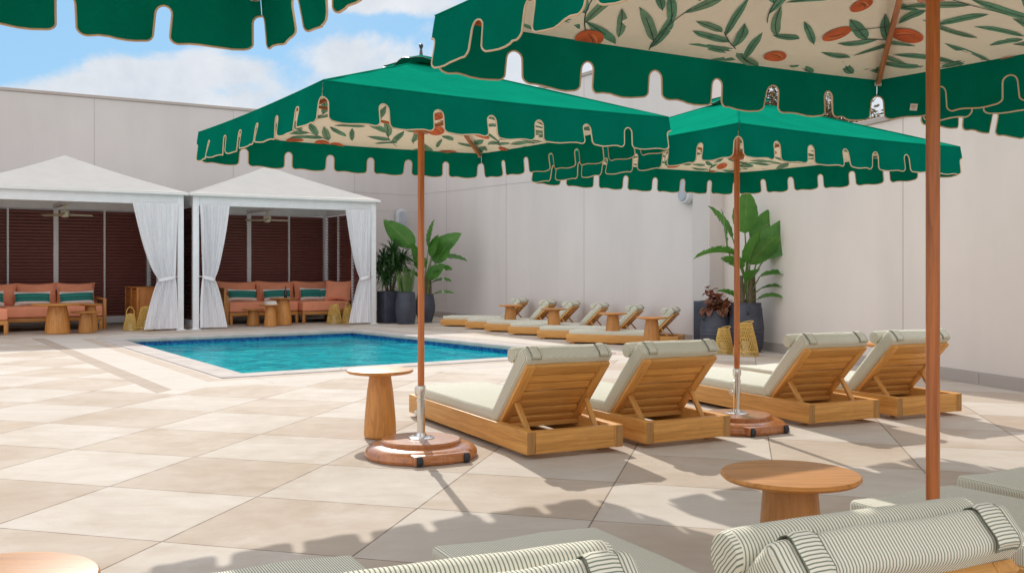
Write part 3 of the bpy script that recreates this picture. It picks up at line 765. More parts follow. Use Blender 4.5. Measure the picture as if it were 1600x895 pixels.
side_table('shortest round pedestal table in front of the orange corner sofa, bare top', *loc(CA2, 1.32, .62)[:2], .335, .215, .125, .095, GT)
side_table('mid-height round table with white books in front of the corner sofa', *loc(CA2, 1.52, .17)[:2], .43, .215, .12, .085, GT)
side_table('widest pedestal table, standing in front of the sofa by the drinks cabinet', *loc(CA1, 1.56, .12)[:2], .52, .42, .205, .15, GT)
side_table('small round table half hidden behind a lower one, near the drinks cabinet', *loc(CA1, 2.13, .35)[:2], .50, .22, .125, .09, GT)
side_table('low round pedestal table in front of another one, near the drinks cabinet', *loc(CA1, 2.0, .02)[:2], .38, .25, .12, .09, GT)
# books and bottle
r = thing('book_stack', 'small stack of white books on the mid-height round cabana table', 'books', loc(CA2, 1.52, .17, .43), CU)
for k in range(3):
    b = MB(); b.box((0, 0, .011+.022*k), (.22-.02*k, .16-.01*k, .02), RZ(.15*k), bev=.002); b.build('book', PAPER, r)
r = thing('bottle', 'dark glass bottle standing on the tall round cabana table', 'bottle', loc(CA2, 1.98, .62, .54), 0)
b = MB(); b.lathe([(.03, 0), (.034, .01), (.034, .13), (.014, .17), (.013, .215)], 16); b.build('glass', GLASSD, r)
b = MB(); b.lathe([(.015, .215), (.015, .24), (.0, .24)], 12); b.build('cap', RUBBER, r)

# drinks cabinet
def cabinet():
    r = thing('drinks_cabinet', 'orange-brown wooden cabinet with slatted side and dark handle slot', 'cabinet', loc(CA1, 3.0, .75), CU)
    w, d, h = .62, 1.1, .78
    b = MB(); b.box((w/2, .012, h/2+.02), (w-.04, .02, h-.08), bev=.003); b.build('door', CABW, r)
    b = MB(); b.box((w*.72, -.003, h-.12), (.26, .012, .05), bev=.003); b.build('handle_slot', RUBBER, r)
    b = MB(); b.box((w/2, d/2, h-.012), (w+.02, d+.02, .024)); b.build('top', CABW, r)
    b = MB()
    for x in (.02, w-.02):
        for y in (.0, d/2, d): b.box((x, y, h/2-.012), (.045, .045, h-.026))
    b.build('corner_post', CABW, r)
    b = MB()
    for k in range(16):
        b.box((.012, d/2, .06+k*.043), (.014, d-.04, .028), bev=.002)
    b.build('slatted_side', CABW, r)
    b = MB(); b.box((w/2, d/2, .4), (w-.06, d-.06, .66), bev=0); b.build('carcass', CABW, r, 0)
    return r
cabinet()

# ------------------------------------------------------------------ rattan lanterns
def lantern_make(label, x, y, rb, rt, h, handle, group, z=0):
    r = thing('rattan_lantern', label, 'lantern', (x, y, z), rng.uniform(0, 1), group)
    b = MB(); n = 26; rad = lambda t0: rb+(rt-rb)*(t0**1.3)
    def sp(sgn, a0):
        P = []
        for k in range(13):
            t0 = .12+k/12*.88; a = a0+sgn*1.15*t0; q = rad(t0); P.append((q*cos(a), q*sin(a), h*t0))
        return P
    for k in range(n):
        b.tube(sp(1, 2*pi*k/n), .005, 4); b.tube(sp(-1, 2*pi*k/n), .005, 4)
        a = 2*pi*k/n; b.tube([(rad(0)*cos(a), rad(0)*sin(a), 0.01), (rad(.16)*cos(a), rad(.16)*sin(a), h*.16)], .005, 4)
    b.build('weave', RATTAN, r)
    for t0, q in ((.008/h, .007), (.13, .005), (.17, .004), (.55, .004), (1.0, .008)):
        b = MB(); R0 = rad(t0); b.tube([(R0*cos(2*pi*k/28), R0*sin(2*pi*k/28), h*t0+.003) for k in range(28)], q, 5, closed=True); b.build('ring', RATTAN, r)
    b = MB()
    if handle == 'arch': b.tube([(rt*cos(pi*k/12), 0, h+.13*h/.3*sin(pi*k/12)) for k in range(13)], .008, 6)
    else: b.tube([(.02+rt*1.15*cos(2*pi*k/24), rt*.9*sin(2*pi*k/24), h+.012+.02*cos(2*pi*k/24)) for k in range(24)], .007, 6, closed=True)
    b.build('handle', RATTAN, r)
    b = MB(); b.lathe([(.045, .02), (.045, h*.45), (.04, h*.46), (.0, h*.455)], 18); b.lathe([(rb*.6, .008), (rb*.6, .02)], 18); b.build('candle', CANDLE, r)
    return r
GL = 'woven rattan lanterns on the floor'
lantern_make('broad rattan lantern with ring handle, in front of the big navy urn', 3.05, 13.0, .165, .078, .42, 'ring', GL)
lantern_make('narrower rattan lantern partly behind the umbrella pole, by the red-leaved plant', 2.83, 13.3, .125, .072, .33, 'ring', GL)
lantern_make('small arched-handle rattan lantern beside the drinks cabinet', *loc(CA1, 2.80, .30)[:2], .125, .07, .30, 'arch', GL)
lantern_make('domed rattan lantern between the drinks cabinet and white curtain', *loc(CA1, 3.06, .22)[:2], .18, .09, .42, 'ring', GL)
lantern_make('domed rattan lantern in front of the sofa chaise of the tied-curtain cabana', *loc(CA2, 2.95, .45)[:2], .155, .08, .38, 'ring', GL)
lantern_make('arched-handle rattan lantern next to a domed one by the chaise', *loc(CA2, 3.22, .38)[:2], .12, .065, .31, 'arch', GL)
lantern_make('rattan lantern half hidden by the curtain next to the spiky plant', *loc(CA2, 3.36, .72)[:2], .13, .07, .34, 'ring', GL)

# ------------------------------------------------------------------ loungers
LW, LL = .68, 2.0
def make_lounger(label, group):
    r = thing('sun_lounger', label, 'sun lounger', (0, 0, 0), 0, group)
    hw = LW/2
    for sx in (-1, 1):
        b = MB(); b.box((sx*(hw-.03), LL/2, .10), (.06, LL, .14), bev=.005); b.box((sx*(hw-.03), -.0005, .10), (.052, .003, .131), bev=.001, mi=1, seg=1); b.build('side_rail', [TEAK, ENDG], r)
    for y in (.027, LL-.027):
        b = MB(); b.box((0, y, .10), (LW-.122, .05, .136), bev=.004); b.build('end_rail', TEAK, r)
    # corner end-grain blocks shown proud at the head end
    for sx in (-1, 1):
        b = MB(); b.lathe([(.0, -.012), (.032, -.012), (.034, -.008), (.034, .008), (.032, .012), (0, .012)], 18, M=T(sx*(hw-.10), .14, .034) @ Matrix.Rotation(pi/2, 4, 'Y')); b.build('wheel', TEAK2, r)
        b = MB(); b.box((sx*(hw-.05), LL-.12, .016), (.05, .05, .03)); b.build('foot', TEAK2, r)
    b = MB()
    for k in range(11): b.box((0, .56+k*.135, .142), (LW-.13, .085, .018), bev=.003)
    b.box((0, .47, .135), (LW-.13, .04, .03)); b.build('slat_deck', TEAK, r)
    ang = R(45.7); H0 = Vector((0, .48, .152))
    # backrest local frame: X width, Y up the panel, Z towards the sitter
    Mb = T(*H0) @ Matrix(((1, 0, 0, 0), (0, -cos(ang), sin(ang), 0), (0, sin(ang), cos(ang), 0), (0, 0, 0, 1)))
    BL = .56; b = MB(); bw = LW/2-.045
    for sx in (-1, 1): b.box((sx*(bw-.03), BL/2, 0), (.06, BL, .028), Mb, bev=.004)
    b.box((0, BL-.04, .001), (2*bw-.122, .08, .026), Mb, bev=.004); b.box((0, .03, .001), (2*bw-.122, .06, .026), Mb, bev=.004)
    n = 5; s0, s1 = .068, BL-.088; sp = (s1-s0)/n
    for k in range(n): b.box((0, s0+sp*(k+.5), .004+.004*(k % 2)), (2*bw-.122, sp-.013, .016), Mb, bev=.004)
    b.box((-bw*.15, BL-.035, -.0145), (.006, .012, .004), Mb, bev=.001)
    b.build('backrest', TEAK, r)
    for sx in (-1, 1):
        A = Mb @ Vector((sx*(bw-.045), BL*.40, -.028)); B = Vector((sx*(bw-.055), .16, .125))
        d = (B-A); L = d.length; q = d.to_track_quat('Y', 'Z').to_matrix().to_4x4()
        b = MB(); b.box((0, L/2, 0), (.034, L+.02, .022), T(*A) @ q, bev=.004); b.build('support_strut', TEAK, r)
    cw = LW-.05
    c = cushion_mesh(cw, LL-.53, .085, .022, .008, stripe=True, sub=2).build('seat_cushion', TICK, r); c.location = (0, .49+(LL-.53)/2, .197)
    c = MB(); c.box((0, .305, .064), (cw, .62, .10), None, bev=.024, seg=3, sub=2, puff=.006, stripe=True)
    c = c.build('back_cushion', TICK, r, M=Mb)
    # bolster, with puckered ends
    b = MB(); L = cw+.02; rb = .051; n = 28; xs = [(-L/2, .0), (-L/2-.004, .02), (-L/2, .044), (-L/2+.012, rb-.002), (-L/2+.03, rb), (-L/6, rb*1.03), (L/6, rb*1.02), (L/2-.03, rb), (L/2-.012, rb-.002), (L/2, .044), (L/2+.004, .02), (L/2, 0)]
    # resample the middle so folds show
    V = []; F = []; UV = []
    X2 = []
    for (a, c2) in zip(xs[:-1], xs[1:]):
        m = 8 if abs(c2[0]-a[0]) > .1 else 1
        for k in range(m): X2.append((a[0]+(c2[0]-a[0])*k/m, a[1]+(c2[1]-a[1])*k/m))
    X2.append(xs[-1]); uu = []
    for (x, q) in X2:
        for i in range(n):
            a = 2*pi*i/n; w = q*(1+.02*sin(3*a+x*9)+.012*sin(7*a+x*30)); V.append((x, w*cos(a), w*sin(a)*.96))
    for j in range(len(X2)-1):
        for i in range(n):
            i2 = (i+1) % n; F.append((j*n+i, j*n+i2, (j+1)*n+i2, (j+1)*n+i))
            cap = abs(X2[j][0]) > L/2-.013 and abs(X2[j+1][0]) > L/2-.013
            if cap: UV.append([(V[t0][2], 0) for t0 in F[-1]])
            else: UV.append([(V[t0][0], 0) for t0 in F[-1]])
    b.add(V, F, 0, None, UV)
    bo = b.build('bolster', TICK, r, 50, M=Mb @ T(0, .485, .155))
    # two straps over the cushion head, joining the bolster
    for sx in (-1, 1):
        b = MB(); xc = sx*(cw/2-.075); W = .062; t = .004
        path = [(.60, .012), (.618, .014), (.6215, .030), (.6215, .092), (.615, .110), (.597, .119), (.57, .1205), (.555, .124), (.535, .128)]
        fine = []
        for (p, q) in zip(path[:-1], path[1:]):
            for k in range(3): fine.append((p[0]+(q[0]-p[0])*k/3, p[1]+(q[1]-p[1])*k/3))
        fine.append(path[-1]); V = []; F = []; UV = []; s = 0
        for k, (py, pz) in enumerate(fine):
            if k: s += math.hypot(py-fine[k-1][0], pz-fine[k-1][1])
            for m in range(5):
                xx = xc+(m/4-.5)*W; lift = .0035 if 0 < m < 4 else -.001
                dy = .003 if pz < .11 else 0
                V.append((xx+.0015*sin(k*1.3), py+(lift+.003 if pz < .10 else lift*.5), pz+(lift if pz >= .10 else 0)))
        N = len(fine); ss = [0]
        for k in range(1, N): ss.append(ss[-1]+math.hypot(fine[k][0]-fine[k-1][0], fine[k][1]-fine[k-1][1]))
        for k in range(N-1):
            for m in range(4):
                F.append((k*5+m, k*5+m+1, (k+1)*5+m+1, (k+1)*5+m)); UV.append([(ss[k], 0), (ss[k], 0), (ss[k+1], 0), (ss[k+1], 0)])
        b.add(V, F, 0, None, UV)
        for m in (0, 4): b.tube([V[k*5+m] for k in range(N)], .0013, 5, 1)
        b.tube([V[m] for m in range(5)], .0022, 5, 1); b.build('strap', [TICK, BRAID], r, 60, M=Mb)
    return r
def lpos(hx, hy, yaw): return (hx, hy, 0), R(yaw)
GM = 'sun loungers seen from behind in the middle row'
L0 = make_lounger('lounger seen from behind, its long rail running past the umbrella base nearest the pool', GM)
L0.location, L0.rotation_euler.z = (.393, 6.09, 0), R(26.4)
dup(L0, (1.153, 6.474, 0), R(27.2), 'lounger seen from behind, closest to the second umbrella base', GM)
dup(L0, (2.434, 7.28, 0), R(24.8), 'lounger seen from behind, in front of the rattan lanterns and just past the second umbrella', GM)
dup(L0, (3.206, 7.636, 0), R(24.8), 'lounger seen from behind, crossed by the closest wooden umbrella pole', GM)
GF = 'cushioned loungers in the near row'
dup(L0, (.789, 1.81, 0), R(26), 'near lounger with large striped bolster, just below the round wooden table', GF, (1, .9, 1))
dup(L0, (-.02, 1.47, 0), R(26), 'near lounger whose bolster top just enters the bottom edge of the photo', GF, (1, .9, 1))
dup(L0, (2.47, 2.53, 0), R(30), 'sunlit striped seat cushion of a lounger beyond the big bolster', GF, (1, .9, 1))
dup(L0, (3.02, 2.93, 0), R(27), 'shaded striped lounger cushion at the photo edge, right of the close pole', GF, (1, .9, 1))
GR = 'loungers lined up along the long wall'
az = R(-(122-90)) - pi/2      # local +Y (foot) must point back along (-.848,.53)
fdir = Vector((-.94, .342)); yawF = math.atan2(fdir.y, fdir.x)-pi/2
perp = Vector((.342, .94))
feet = [(.82, 15.1), (.40, 16.05), (-.07, 17.0), (-.5, 17.85), (-.88, 18.6), (-1.40, 19.5)]
labs = ['closest lounger of the far row, whole side rail visible beside a round table', 'second lounger of the far row counting from the red-leaved plant',
        'third lounger of the far row counting from the red-leaved plant', 'third lounger of the far row counting from the planters by the cabana',
        'second lounger of the far row counting from the planters by the cabana', 'farthest lounger of the long wall row, closest to the cabana planters']
for (fx, fy), lb in zip(feet, labs):
    s = .85; c = Vector((fx, fy))+perp*(LW*s/2)-fdir*(LL*s)
    dup(L0, (c.x, c.y, 0), yawF, lb, GR, (s, s, .84))
GTF = 'round tables between the far loungers'
side_table('round pedestal table in front of the closest far-row lounger', 1.93, 13.75, .47, .215, .12, .085, GTF)
side_table('round table between the first and second far-row loungers from the urns', 1.52, 15.0, .47, .215, .12, .085, GTF)
side_table('round table in the middle of the far lounger row', .70, 16.6, .47, .215, .12, .085, GTF)
side_table('round table at the cabana end of the far lounger row', -.03, 18.15, .47, .215, .12, .085, GTF)
GN = 'round tables in the open'
side_table('tall-looking round wooden table standing alone behind the umbrella base near the pool', -.894, 6.75, .46, .225, .108, .074, GN)
side_table('large looking round wooden table just above the big bolster', .914, 3.27, .478, .225, .108, .088, GN)
side_table('round wooden tabletop cut off in the bottom corner of the photo', -1.14, 2.17, .47, .225, .108, .074, GN)
side_table('small wooden table almost hidden behind the backrest crossed by the close pole', 3.35, 9.0, .47, .225, .108, .074, GN)

# ------------------------------------------------------------------ umbrellas
def pattern2d(S, h, r):
    """leaf and orange print on a triangle: returns list of (verts2d, faces, mat, lift), clipped to the panel."""
    out = []; used = []
    def leaf(P, a, L, w, mi):
        ms = [P+Vector((cos(a), sin(a)))*(L*q) for q in (.3, .6, .95)]
        if any((m-u).length < .047 for m in ms for u in used): return False
        used.extend(ms)
        n = 9; c = Vector((cos(a), sin(a))); s = Vector((-c.y, c.x)); bend = r.uniform(-.25, .25)*L
        up = []; dn = []; mid = []
        for k in range(n+1):
            t0 = k/n; q = P+c*(L*t0)+s*(bend*t0*t0); ww = w*sin(pi*min(1, t0**.85))**.9*(1+.12*sin(t0*9+a)); mid.append(q); up.append(q+s*ww); dn.append(q-s*ww*.9)
        V = up+dn[::-1]; out.append((V, mi, .0015, None)); 
        out.append((mid, 2, .0025, .0016))
        for k in range(2, n-1, 2):
            for sg in (1, -1): out.append(([mid[k], mid[k]+(c*.8+s*sg).normalized()*w*sg*0+((c*1.0+s*sg*1.2).normalized())*w*.75*sin(pi*k/n)], 2, .0025, .0007))
    def stem(P, pts): out.append((pts, 2, .002, .0022))
    def orange(P, rad, a):
        if any((P-u).length < .075 for u in used): return
        used.append(P.copy()); used.append(P+Vector((cos(a), sin(a)))*.05); used.append(P-Vector((cos(a), sin(a)))*.05)
        n = 20; e = r.uniform(1.0, 1.6)
        V = []
        for k in range(n):
            t0 = 2*pi*k/n; q = Vector((cos(t0)*rad*e, sin(t0)*rad)); V.append(P+Vector((q.x*cos(a)-q.y*sin(a), q.x*sin(a)+q.y*cos(a))))
        out.append((V, 3, .0030, None))
        for sh in (.35, .1):
            L = [P+Vector((cos(a)*u*rad*e*.7-sin(a)*(rad*sh+.12*rad*cos(u*2)), sin(a)*u*rad*e*.7+cos(a)*(rad*sh+.12*rad*cos(u*2)))) for u in (-.8, -.4, 0, .4, .8)]
            out.append((L, 4 if sh > .2 else 2, .0042, .0028 if sh > .2 else .0012))
    step = .45; y = .02; row = 0
    while y < h+.1:
        x = -.1+(row % 2)*.18
        while x < S+.1:
            P = Vector((x+r.uniform(-.07, .07), y+r.uniform(-.06, .06))); a = (.45+r.uniform(-.45, .45)) if r.random() < .8 else r.uniform(1.6, 3.0)
            n = 11; pts = [P]; da = r.uniform(-.12, .12); aa = a
            for k in range(n):
                aa += da; pts.append(pts[-1]+Vector((cos(aa), sin(aa)))*.034)
            stem(P, pts)
            for k in range(2, n, 2):
                sg = 1 if (k//2) % 2 else -1
                leaf(pts[k], a+da*k+sg*r.uniform(.3, .7), r.uniform(.18, .28), r.uniform(.021, .033), r.choice((0, 0, 1)))
            leaf(pts[-1], aa, r.uniform(.12, .18), .019, 0)
            if r.random() < .85: q = pts[0]; orange(q-Vector((cos(a), sin(a)))*.05, r.uniform(.042, .058), a)
            x += step
        y += step*.72; row += 1
    for q in range(int(S*h*190)):      # loose leaves and fruit fill the open ground
        P = Vector((r.uniform(0, S), r.uniform(0, h)))
        if r.random() < .82: leaf(P, .5+r.uniform(-.7, .7), r.uniform(.14, .24), r.uniform(.017, .026), r.choice((0, 1)))
        else: orange(P, r.uniform(.038, .05), r.uniform(.2, .8))
    return out
def make_umbrella(label, S, loc0, rz, eave, rise, group, seed, wave=1.0, pole_r=.0205, base=True):
    r = random.Random(seed); root = thing('umbrella', label, 'umbrella', loc0, rz, group)
    # orientation: local corners on the axes' diagonals; canopy square side S centred on the pole
    hS = S/2; apex = Vector((0, 0, eave+rise)); cor = [Vector((-hS, -hS, eave)), Vector((hS, -hS, eave)), Vector((hS, hS, eave)), Vector((-hS, hS, eave))]
    h2 = math.hypot(hS, rise)
    def P3(k, x, y, lift=0):
        A, B = cor[k], cor[(k+1) % 4]; t = y/h2; base_p = A+(B-A)*(x/S)
        mid = (A+B)/2; dirv = (apex-mid)/h2; p = base_p+dirv*y
        c = t; wid = 1-t
        if wid > 1e-4:
            b2 = (x-S/2*t)/S; a2 = 1-c-b2
        else: a2 = b2 = 0
        sag = .022*27*max(0, a2)*max(0, b2)*max(0, c)+.012*4*max(0, a2)*max(0, b2)
        n = (B-A).cross(apex-A).normalized()
        edge = max(0, 1-y/(.4*h2)); rip = .0035*edge*sin(x*31+seed)+.003*sin(x*9+y*13+seed)*max(0, 1-t)
        p = p-Vector((0, 0, 1))*(sag+(rip if 0 < y else 0))-n*lift
        return p
    can = MB(); lin = MB(); pr = MB(); n = 14
    for k in range(4):
        for tgt, lift in ((can, 0), (lin, .006)):
            V = []; F = []; idx = {}
            for j in range(n+1):
                for i in range(n+1-j):
                    y = h2*j/n; x = S/2*(j/n)+S*(i/n); idx[i, j] = len(V); V.append(P3(k, x, y, lift))
            for j in range(n):
                for i in range(n-j):
                    F.append((idx[i, j], idx[i+1, j], idx[i, j+1]))
                    if i+j < n-1: F.append((idx[i+1, j], idx[i+1, j+1], idx[i, j+1]))
            tgt.add(V, F)
        # print, clipped to the panel
        for (V2, mi, lift, wdt) in pattern2d(S, h2, r):
            if wdt is not None:
                L = []; Rr = []
                for q in range(len(V2)):
                    a = V2[max(0, q-1)]; c = V2[min(len(V2)-1, q+1)]; d = (c-a)
                    if d.length < 1e-6: continue
                    d.normalize(); s = Vector((-d.y, d.x))*wdt*(1 if q not in (0, len(V2)-1) else .6); L.append(V2[q]+s); Rr.append(V2[q]-s)
                quads = [[L[q], L[q+1], Rr[q+1], Rr[q]] for q in range(len(L)-1)]
            else: quads = [V2]
            for poly in quads:
                # Sutherland-Hodgman against triangle
                tri = [Vector((.012, .004)), Vector((S-.012, .004)), Vector((S/2, h2-.01))]
                for e in range(3):
                    a, c = tri[e], tri[(e+1) % 3]; nn = Vector((-(c-a).y, (c-a).x)); res = []
                    for q in range(len(poly)):
                        p, w = poly[q], poly[(q+1) % len(poly)]; dp, dw = (p-a).dot(nn), (w-a).dot(nn)
                        if dp >= 0: res.append(p)
                        if (dp >= 0) != (dw >= 0): res.append(p+(w-p)*(dp/(dp-dw)))
                    poly = res
                    if len(poly) < 3: break
                if len(poly) < 3: continue
                if len(poly) > 6:   # fan around the centroid so it follows the sag
                    cc = sum(poly, Vector((0, 0)))/len(poly); VV = [P3(k, p.x, p.y, .007+lift) for p in poly]+[P3(k, cc.x, cc.y, .007+lift)]
                    m = len(poly); pr.add(VV, [(q, (q+1) % m, m) for q in range(m)], mi)
                else: pr.add([P3(k, p.x, p.y, .007+lift) for p in poly], [tuple(range(len(poly)))], mi)
    co = can.build('canopy', GREEN, root, 40)
    lo = lin.build('liner', LINER, co, 40)
    pr.build('fruit_print', [PLEAF, PLEAF2, PVEIN, PORNG, PORNG2], co, 0)
    # vent cap
    b = MB(); s = .17; zc = eave+rise
    cc = [Vector((-s, -s, zc-.035)), Vector((s, -s, zc-.035)), Vector((s, s, zc-.035)), Vector((-s, s, zc-.035))]; ap = Vector((0, 0, zc+.035))
    for k in range(4):
        def fn(u, v, k=k):
            p = cc[k].lerp(cc[(k+1) % 4], u); q = p.lerp(ap, v); q.z += .016*sin(u*pi*2+k)*(1-v)+.006; return tuple(q)
        b.grid(fn, 8, 4)
        b.tube([fn(u/8, 0) for u in range(9)], .004, 5, 1)
    b.build('vent_cap', [GREEN, DARKM], root, 40)
    b = MB(); b.lathe([(.008, zc+.02), (.012, zc+.03), (.009, zc+.06), (.006, zc+.075), (.010, zc+.085), (.014, zc+.096), (.010, zc+.107), (0, zc+.112)], 14); b.build('finial', DARKM, root)
    # valance with keyhole notches
    H, NP = .19, 7; p = S/NP; hw = .026*S/2.0; rr = .020; dn = .078
    prof = []
    for k in range(NP+1):
        s0 = k*p
        seg = []
        for q in range(9): a = pi*(q/8); seg.append((s0-hw*cos(a), dn+hw-hw*sin(a)))
        if k > 0:
            L = [(s0-hw-rr*1.5*(1-sin(a2)) , H-rr*1.3*(1-cos(a2))) for a2 in [pi/2*q/6 for q in range(7)]]
            prof += [(x, z) for x, z in L][:-1]+[(s0-hw-.0008, H-rr*1.3)]
        if k > 0: prof += [q for q in seg if (k < NP or q[0] <= s0+1e-6)]
        else: prof += [q for q in seg if q[0] >= s0-1e-6]
        if k < NP:
            Rr = [(s0+hw+rr*1.5*(1-cos(a2)), H-rr*1.3*(1-sin(a2))) for a2 in [pi/2*q/6 for q in range(7)]]
            prof += [(s0+hw+.0008, H-rr*1.3)]+Rr[1:]
            for q in range(1, 6): prof.append((s0+hw+rr*1.5+(p-2*hw-3*rr)*q/6, H+.004*sin(q)))
    prof.sort(key=lambda q: q[0])
    for k in range(4):
        A, B = cor[k], cor[(k+1) % 4]; d = (B-A).normalized(); nrm = Vector((d.y, -d.x, 0)); ph = [r.uniform(0, 6.28) for _ in range(4)]; wv = wave*r.choice((.6, 1, 1.5))
        tl = .0
        def VP(s, z):
            f = z/H; x = s/p
            cr = min(1, min(s, S-s)/.12)
            off = f*(.02+.05*max(0, tl))+cr*f**1.3*wv*(.006*sin(2*pi*x+ph[0])+.009*sin(2*pi*x*.37+ph[1])+.003*sin(2*pi*x*2.3+ph[2]))+.0012*sin(2*pi*x*5+z*30)
            sl = .018*wv*cr*f*sin(2*pi*x*.5+ph[3])*.5
            q = A+d*(s+sl-.021*f*max(0, 1-s/.05)+.021*f*max(0, 1-(S-s)/.05))+nrm*(off+.001); q.z -= z*(1-.02*abs(off)*10); q.z -= .012*4*(s/S)*(1-s/S)
            return q
        rows = 5; V = []; F = []
        for (s, dd) in prof:
            for j in range(rows+1): V.append(VP(s, dd*j/rows))
        for i in range(len(prof)-1):
            for j in range(rows): F.append((i*(rows+1)+j, (i+1)*(rows+1)+j, (i+1)*(rows+1)+j+1, i*(rows+1)+j+1))
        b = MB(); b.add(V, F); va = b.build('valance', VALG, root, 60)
        b = MB(); b.tube([VP(s, dd) for s, dd in prof], .0035, 6); b.build('piping', PIPE, va)
    # hem seam along the eaves and ridges
    b = MB()
    for k in range(4):
        b.tube([P3(k, S*(q/20), 0, -.002) for q in range(21)], .0028, 5)
        b.tube([cor[k].lerp(apex, q/10)+Vector((0, 0, .002)) for q in range(10)], .0035, 5)
    b.build('seam', GREEN, root)
    # frame
    for k in range(4):
        b = MB(); c = cor[k]*1.0; c = Vector((c.x*.985, c.y*.985, eave-.012)); hub = Vector((c.x*.03, c.y*.03, eave+rise-.06))
        d = (c-hub); L = d.length; q = d.to_track_quat('Y', 'Z').to_matrix().to_4x4(); b.box((0, L/2, -.016), (.020, L, .026), T(*hub) @ q, bev=.004); ribo = b.build('rib', POLEW, root)
        b = MB(); b.lathe([(.0, -.008), (.016, -.008), (.016, .008), (0, .008)], 12, M=T(c.x*.99, c.y*.99, eave-.03)); b.build('rib_tip', BRASSY, ribo)
        b = MB(); m = hub.lerp(c, .5); lo0 = Vector((c.x*.03, c.y*.03, eave-.02)); d = (m-lo0); L = d.length; q = d.to_track_quat('Y', 'Z').to_matrix().to_4x4(); b.box((0, L/2, 0), (.014, L, .018), T(*lo0) @ q, bev=.003); b.build('strut', POLEW, root)
    b = MB(); b.lathe([(.045, eave-.05), (.05, eave-.04), (.05, eave-.005), (.04, eave+.01)], 16); b.lathe([(.045, eave+rise-.09), (.05, eave+rise-.08), (.05, eave+rise-.04), (.03, eave+rise-.03)], 16); b.build('hub', POLEW, root)
    b = MB(); b.lathe([(pole_r, .42), (pole_r, .6), (pole_r, eave+rise-.02)], 20, cap=True); b.build('pole', POLEW, root)
    b = MB(); sr = pole_r+.004
    b.lathe([(sr, .115), (sr, .33), (sr+.004, .332), (sr+.004, .345), (sr-.001, .348), (sr-.001, .375), (sr+.005, .378), (sr+.006, .40), (sr+.004, .425), (sr-.001, .43)], 22)
    b.lathe([(.082, .109), (.082, .113), (.07, .118), (.035, .120), (.03, .14)], 28); b.build('steel_sleeve', CHROME, root)
    b = MB(); aa = R(-50)-rz
    b.tube([(sr*cos(aa+pi), sr*sin(aa+pi), .255), (cos(aa+pi)*.045, sin(aa+pi)*.045, .255)], .009, 8); b.lathe([(0, -.006), (.02, -.006), (.022, 0), (.02, .006), (0, .006)], 8, M=T(cos(aa+pi)*.05, sin(aa+pi)*.05, .255) @ Matrix.Rotation(pi/2, 4, 'Y')); b.build('locking_knob', CHROME, root)
    if base:
        bm_ = MB(); bm_.lathe([(.330, .0), (.340, .006), (.345, .020), (.341, .040), (.328, .057), (.305, .070), (.278, .077), (.250, .079), (.243, .083), (.244, .098), (.236, .106), (.0, .110)], 56)
        bb = bm_.build('base', BASEW, root, 30)
        A2 = -rz+R(-62)     # wheel block faces the camera side
        M = RZ(A2) @ T(.17, 0, 0)
        b = MB(); b.box((.065, 0, .034), (.20, .36, .058), M, bev=.008); b.box((.03, 0, .060), (.14, .30, .022), M, bev=.008); b.build('wheel_housing', BASEW, bb)
        for sy in (-1, 1):
            b = MB(); b.lathe([(0, -.018), (.026, -.018), (.03, -.012), (.03, .012), (.026, .018), (0, .018)], 18, M=M @ T(.155, sy*.15, .031) @ Matrix.Rotation(pi/2, 4, 'X')); b.build('wheel', RUBBER, bb)
        b = MB()
        for k in range(6):
            b = MB(); a = 2*pi*k/6; b.lathe([(.0, .122), (.008, .122), (.009, .116)][::-1], 8, c=(.06*cos(a), .06*sin(a), 0)); b.build('bolt', CHROME, bb)
    return root
GU = 'green market umbrellas with scalloped valances'
def umb(label, cx, cy, half_diag, az_deg, eave, rise, seed, wave=1.0):
    """az_deg: azimuth (right of forward) of the far corner"""
    # far corner direction angle from +X is 90-az; local corner (+,+) is at 45 degrees
    rz = R(90-az_deg-45); S = half_diag*math.sqrt(2)
    return make_umbrella(label, S, (cx, cy, 0), rz, eave, rise, GU, seed, wave)
umb('green umbrella nearest the pool, whole canopy in view over the first lounger', -.557, 6.10, 1.50, 12.4, 2.02, .39, 11)
umb('green umbrella whose pole stands before the big leafy plant and lanterns', 1.61, 7.13, 1.49, 12.4, 1.972, .39, 12)
U3 = umb('green umbrella with the big fruit-printed underside over the near right loungers', 1.289, 3.05, 1.605, 14.4, 2.02, .41, 13, 1.2)
umb('green umbrella of which only a dark valance corner shows against the sky', -1.13, 1.80, 1.43, 13.0, 2.035, .39, 14)
umb('green umbrella peeking from behind the close pole at the photo edge', 3.29, 4.22, 1.45, 13.0, 2.00, .39, 15)

bpy.context.view_layer.update()
b = MB(); b.box((0, 0, 0), (.034, .002, .030), bev=.0005); b.box((0, -.0015, .004), (.022, .001, .004), bev=0, mi=1); b.box((0, -.0015, -.005), (.016, .001, .003), bev=0, mi=1)
ct = b.build('care_tag', [PAPER, simple('tag_print', (.6, .25, .22), .8)], U3, 0)
ct.matrix_local = U3.matrix_world.inverted() @ (T(1.775, 4.40, 1.858) @ RZ(R(-50)) @ Matrix.Rotation(R(10), 4, 'Y'))

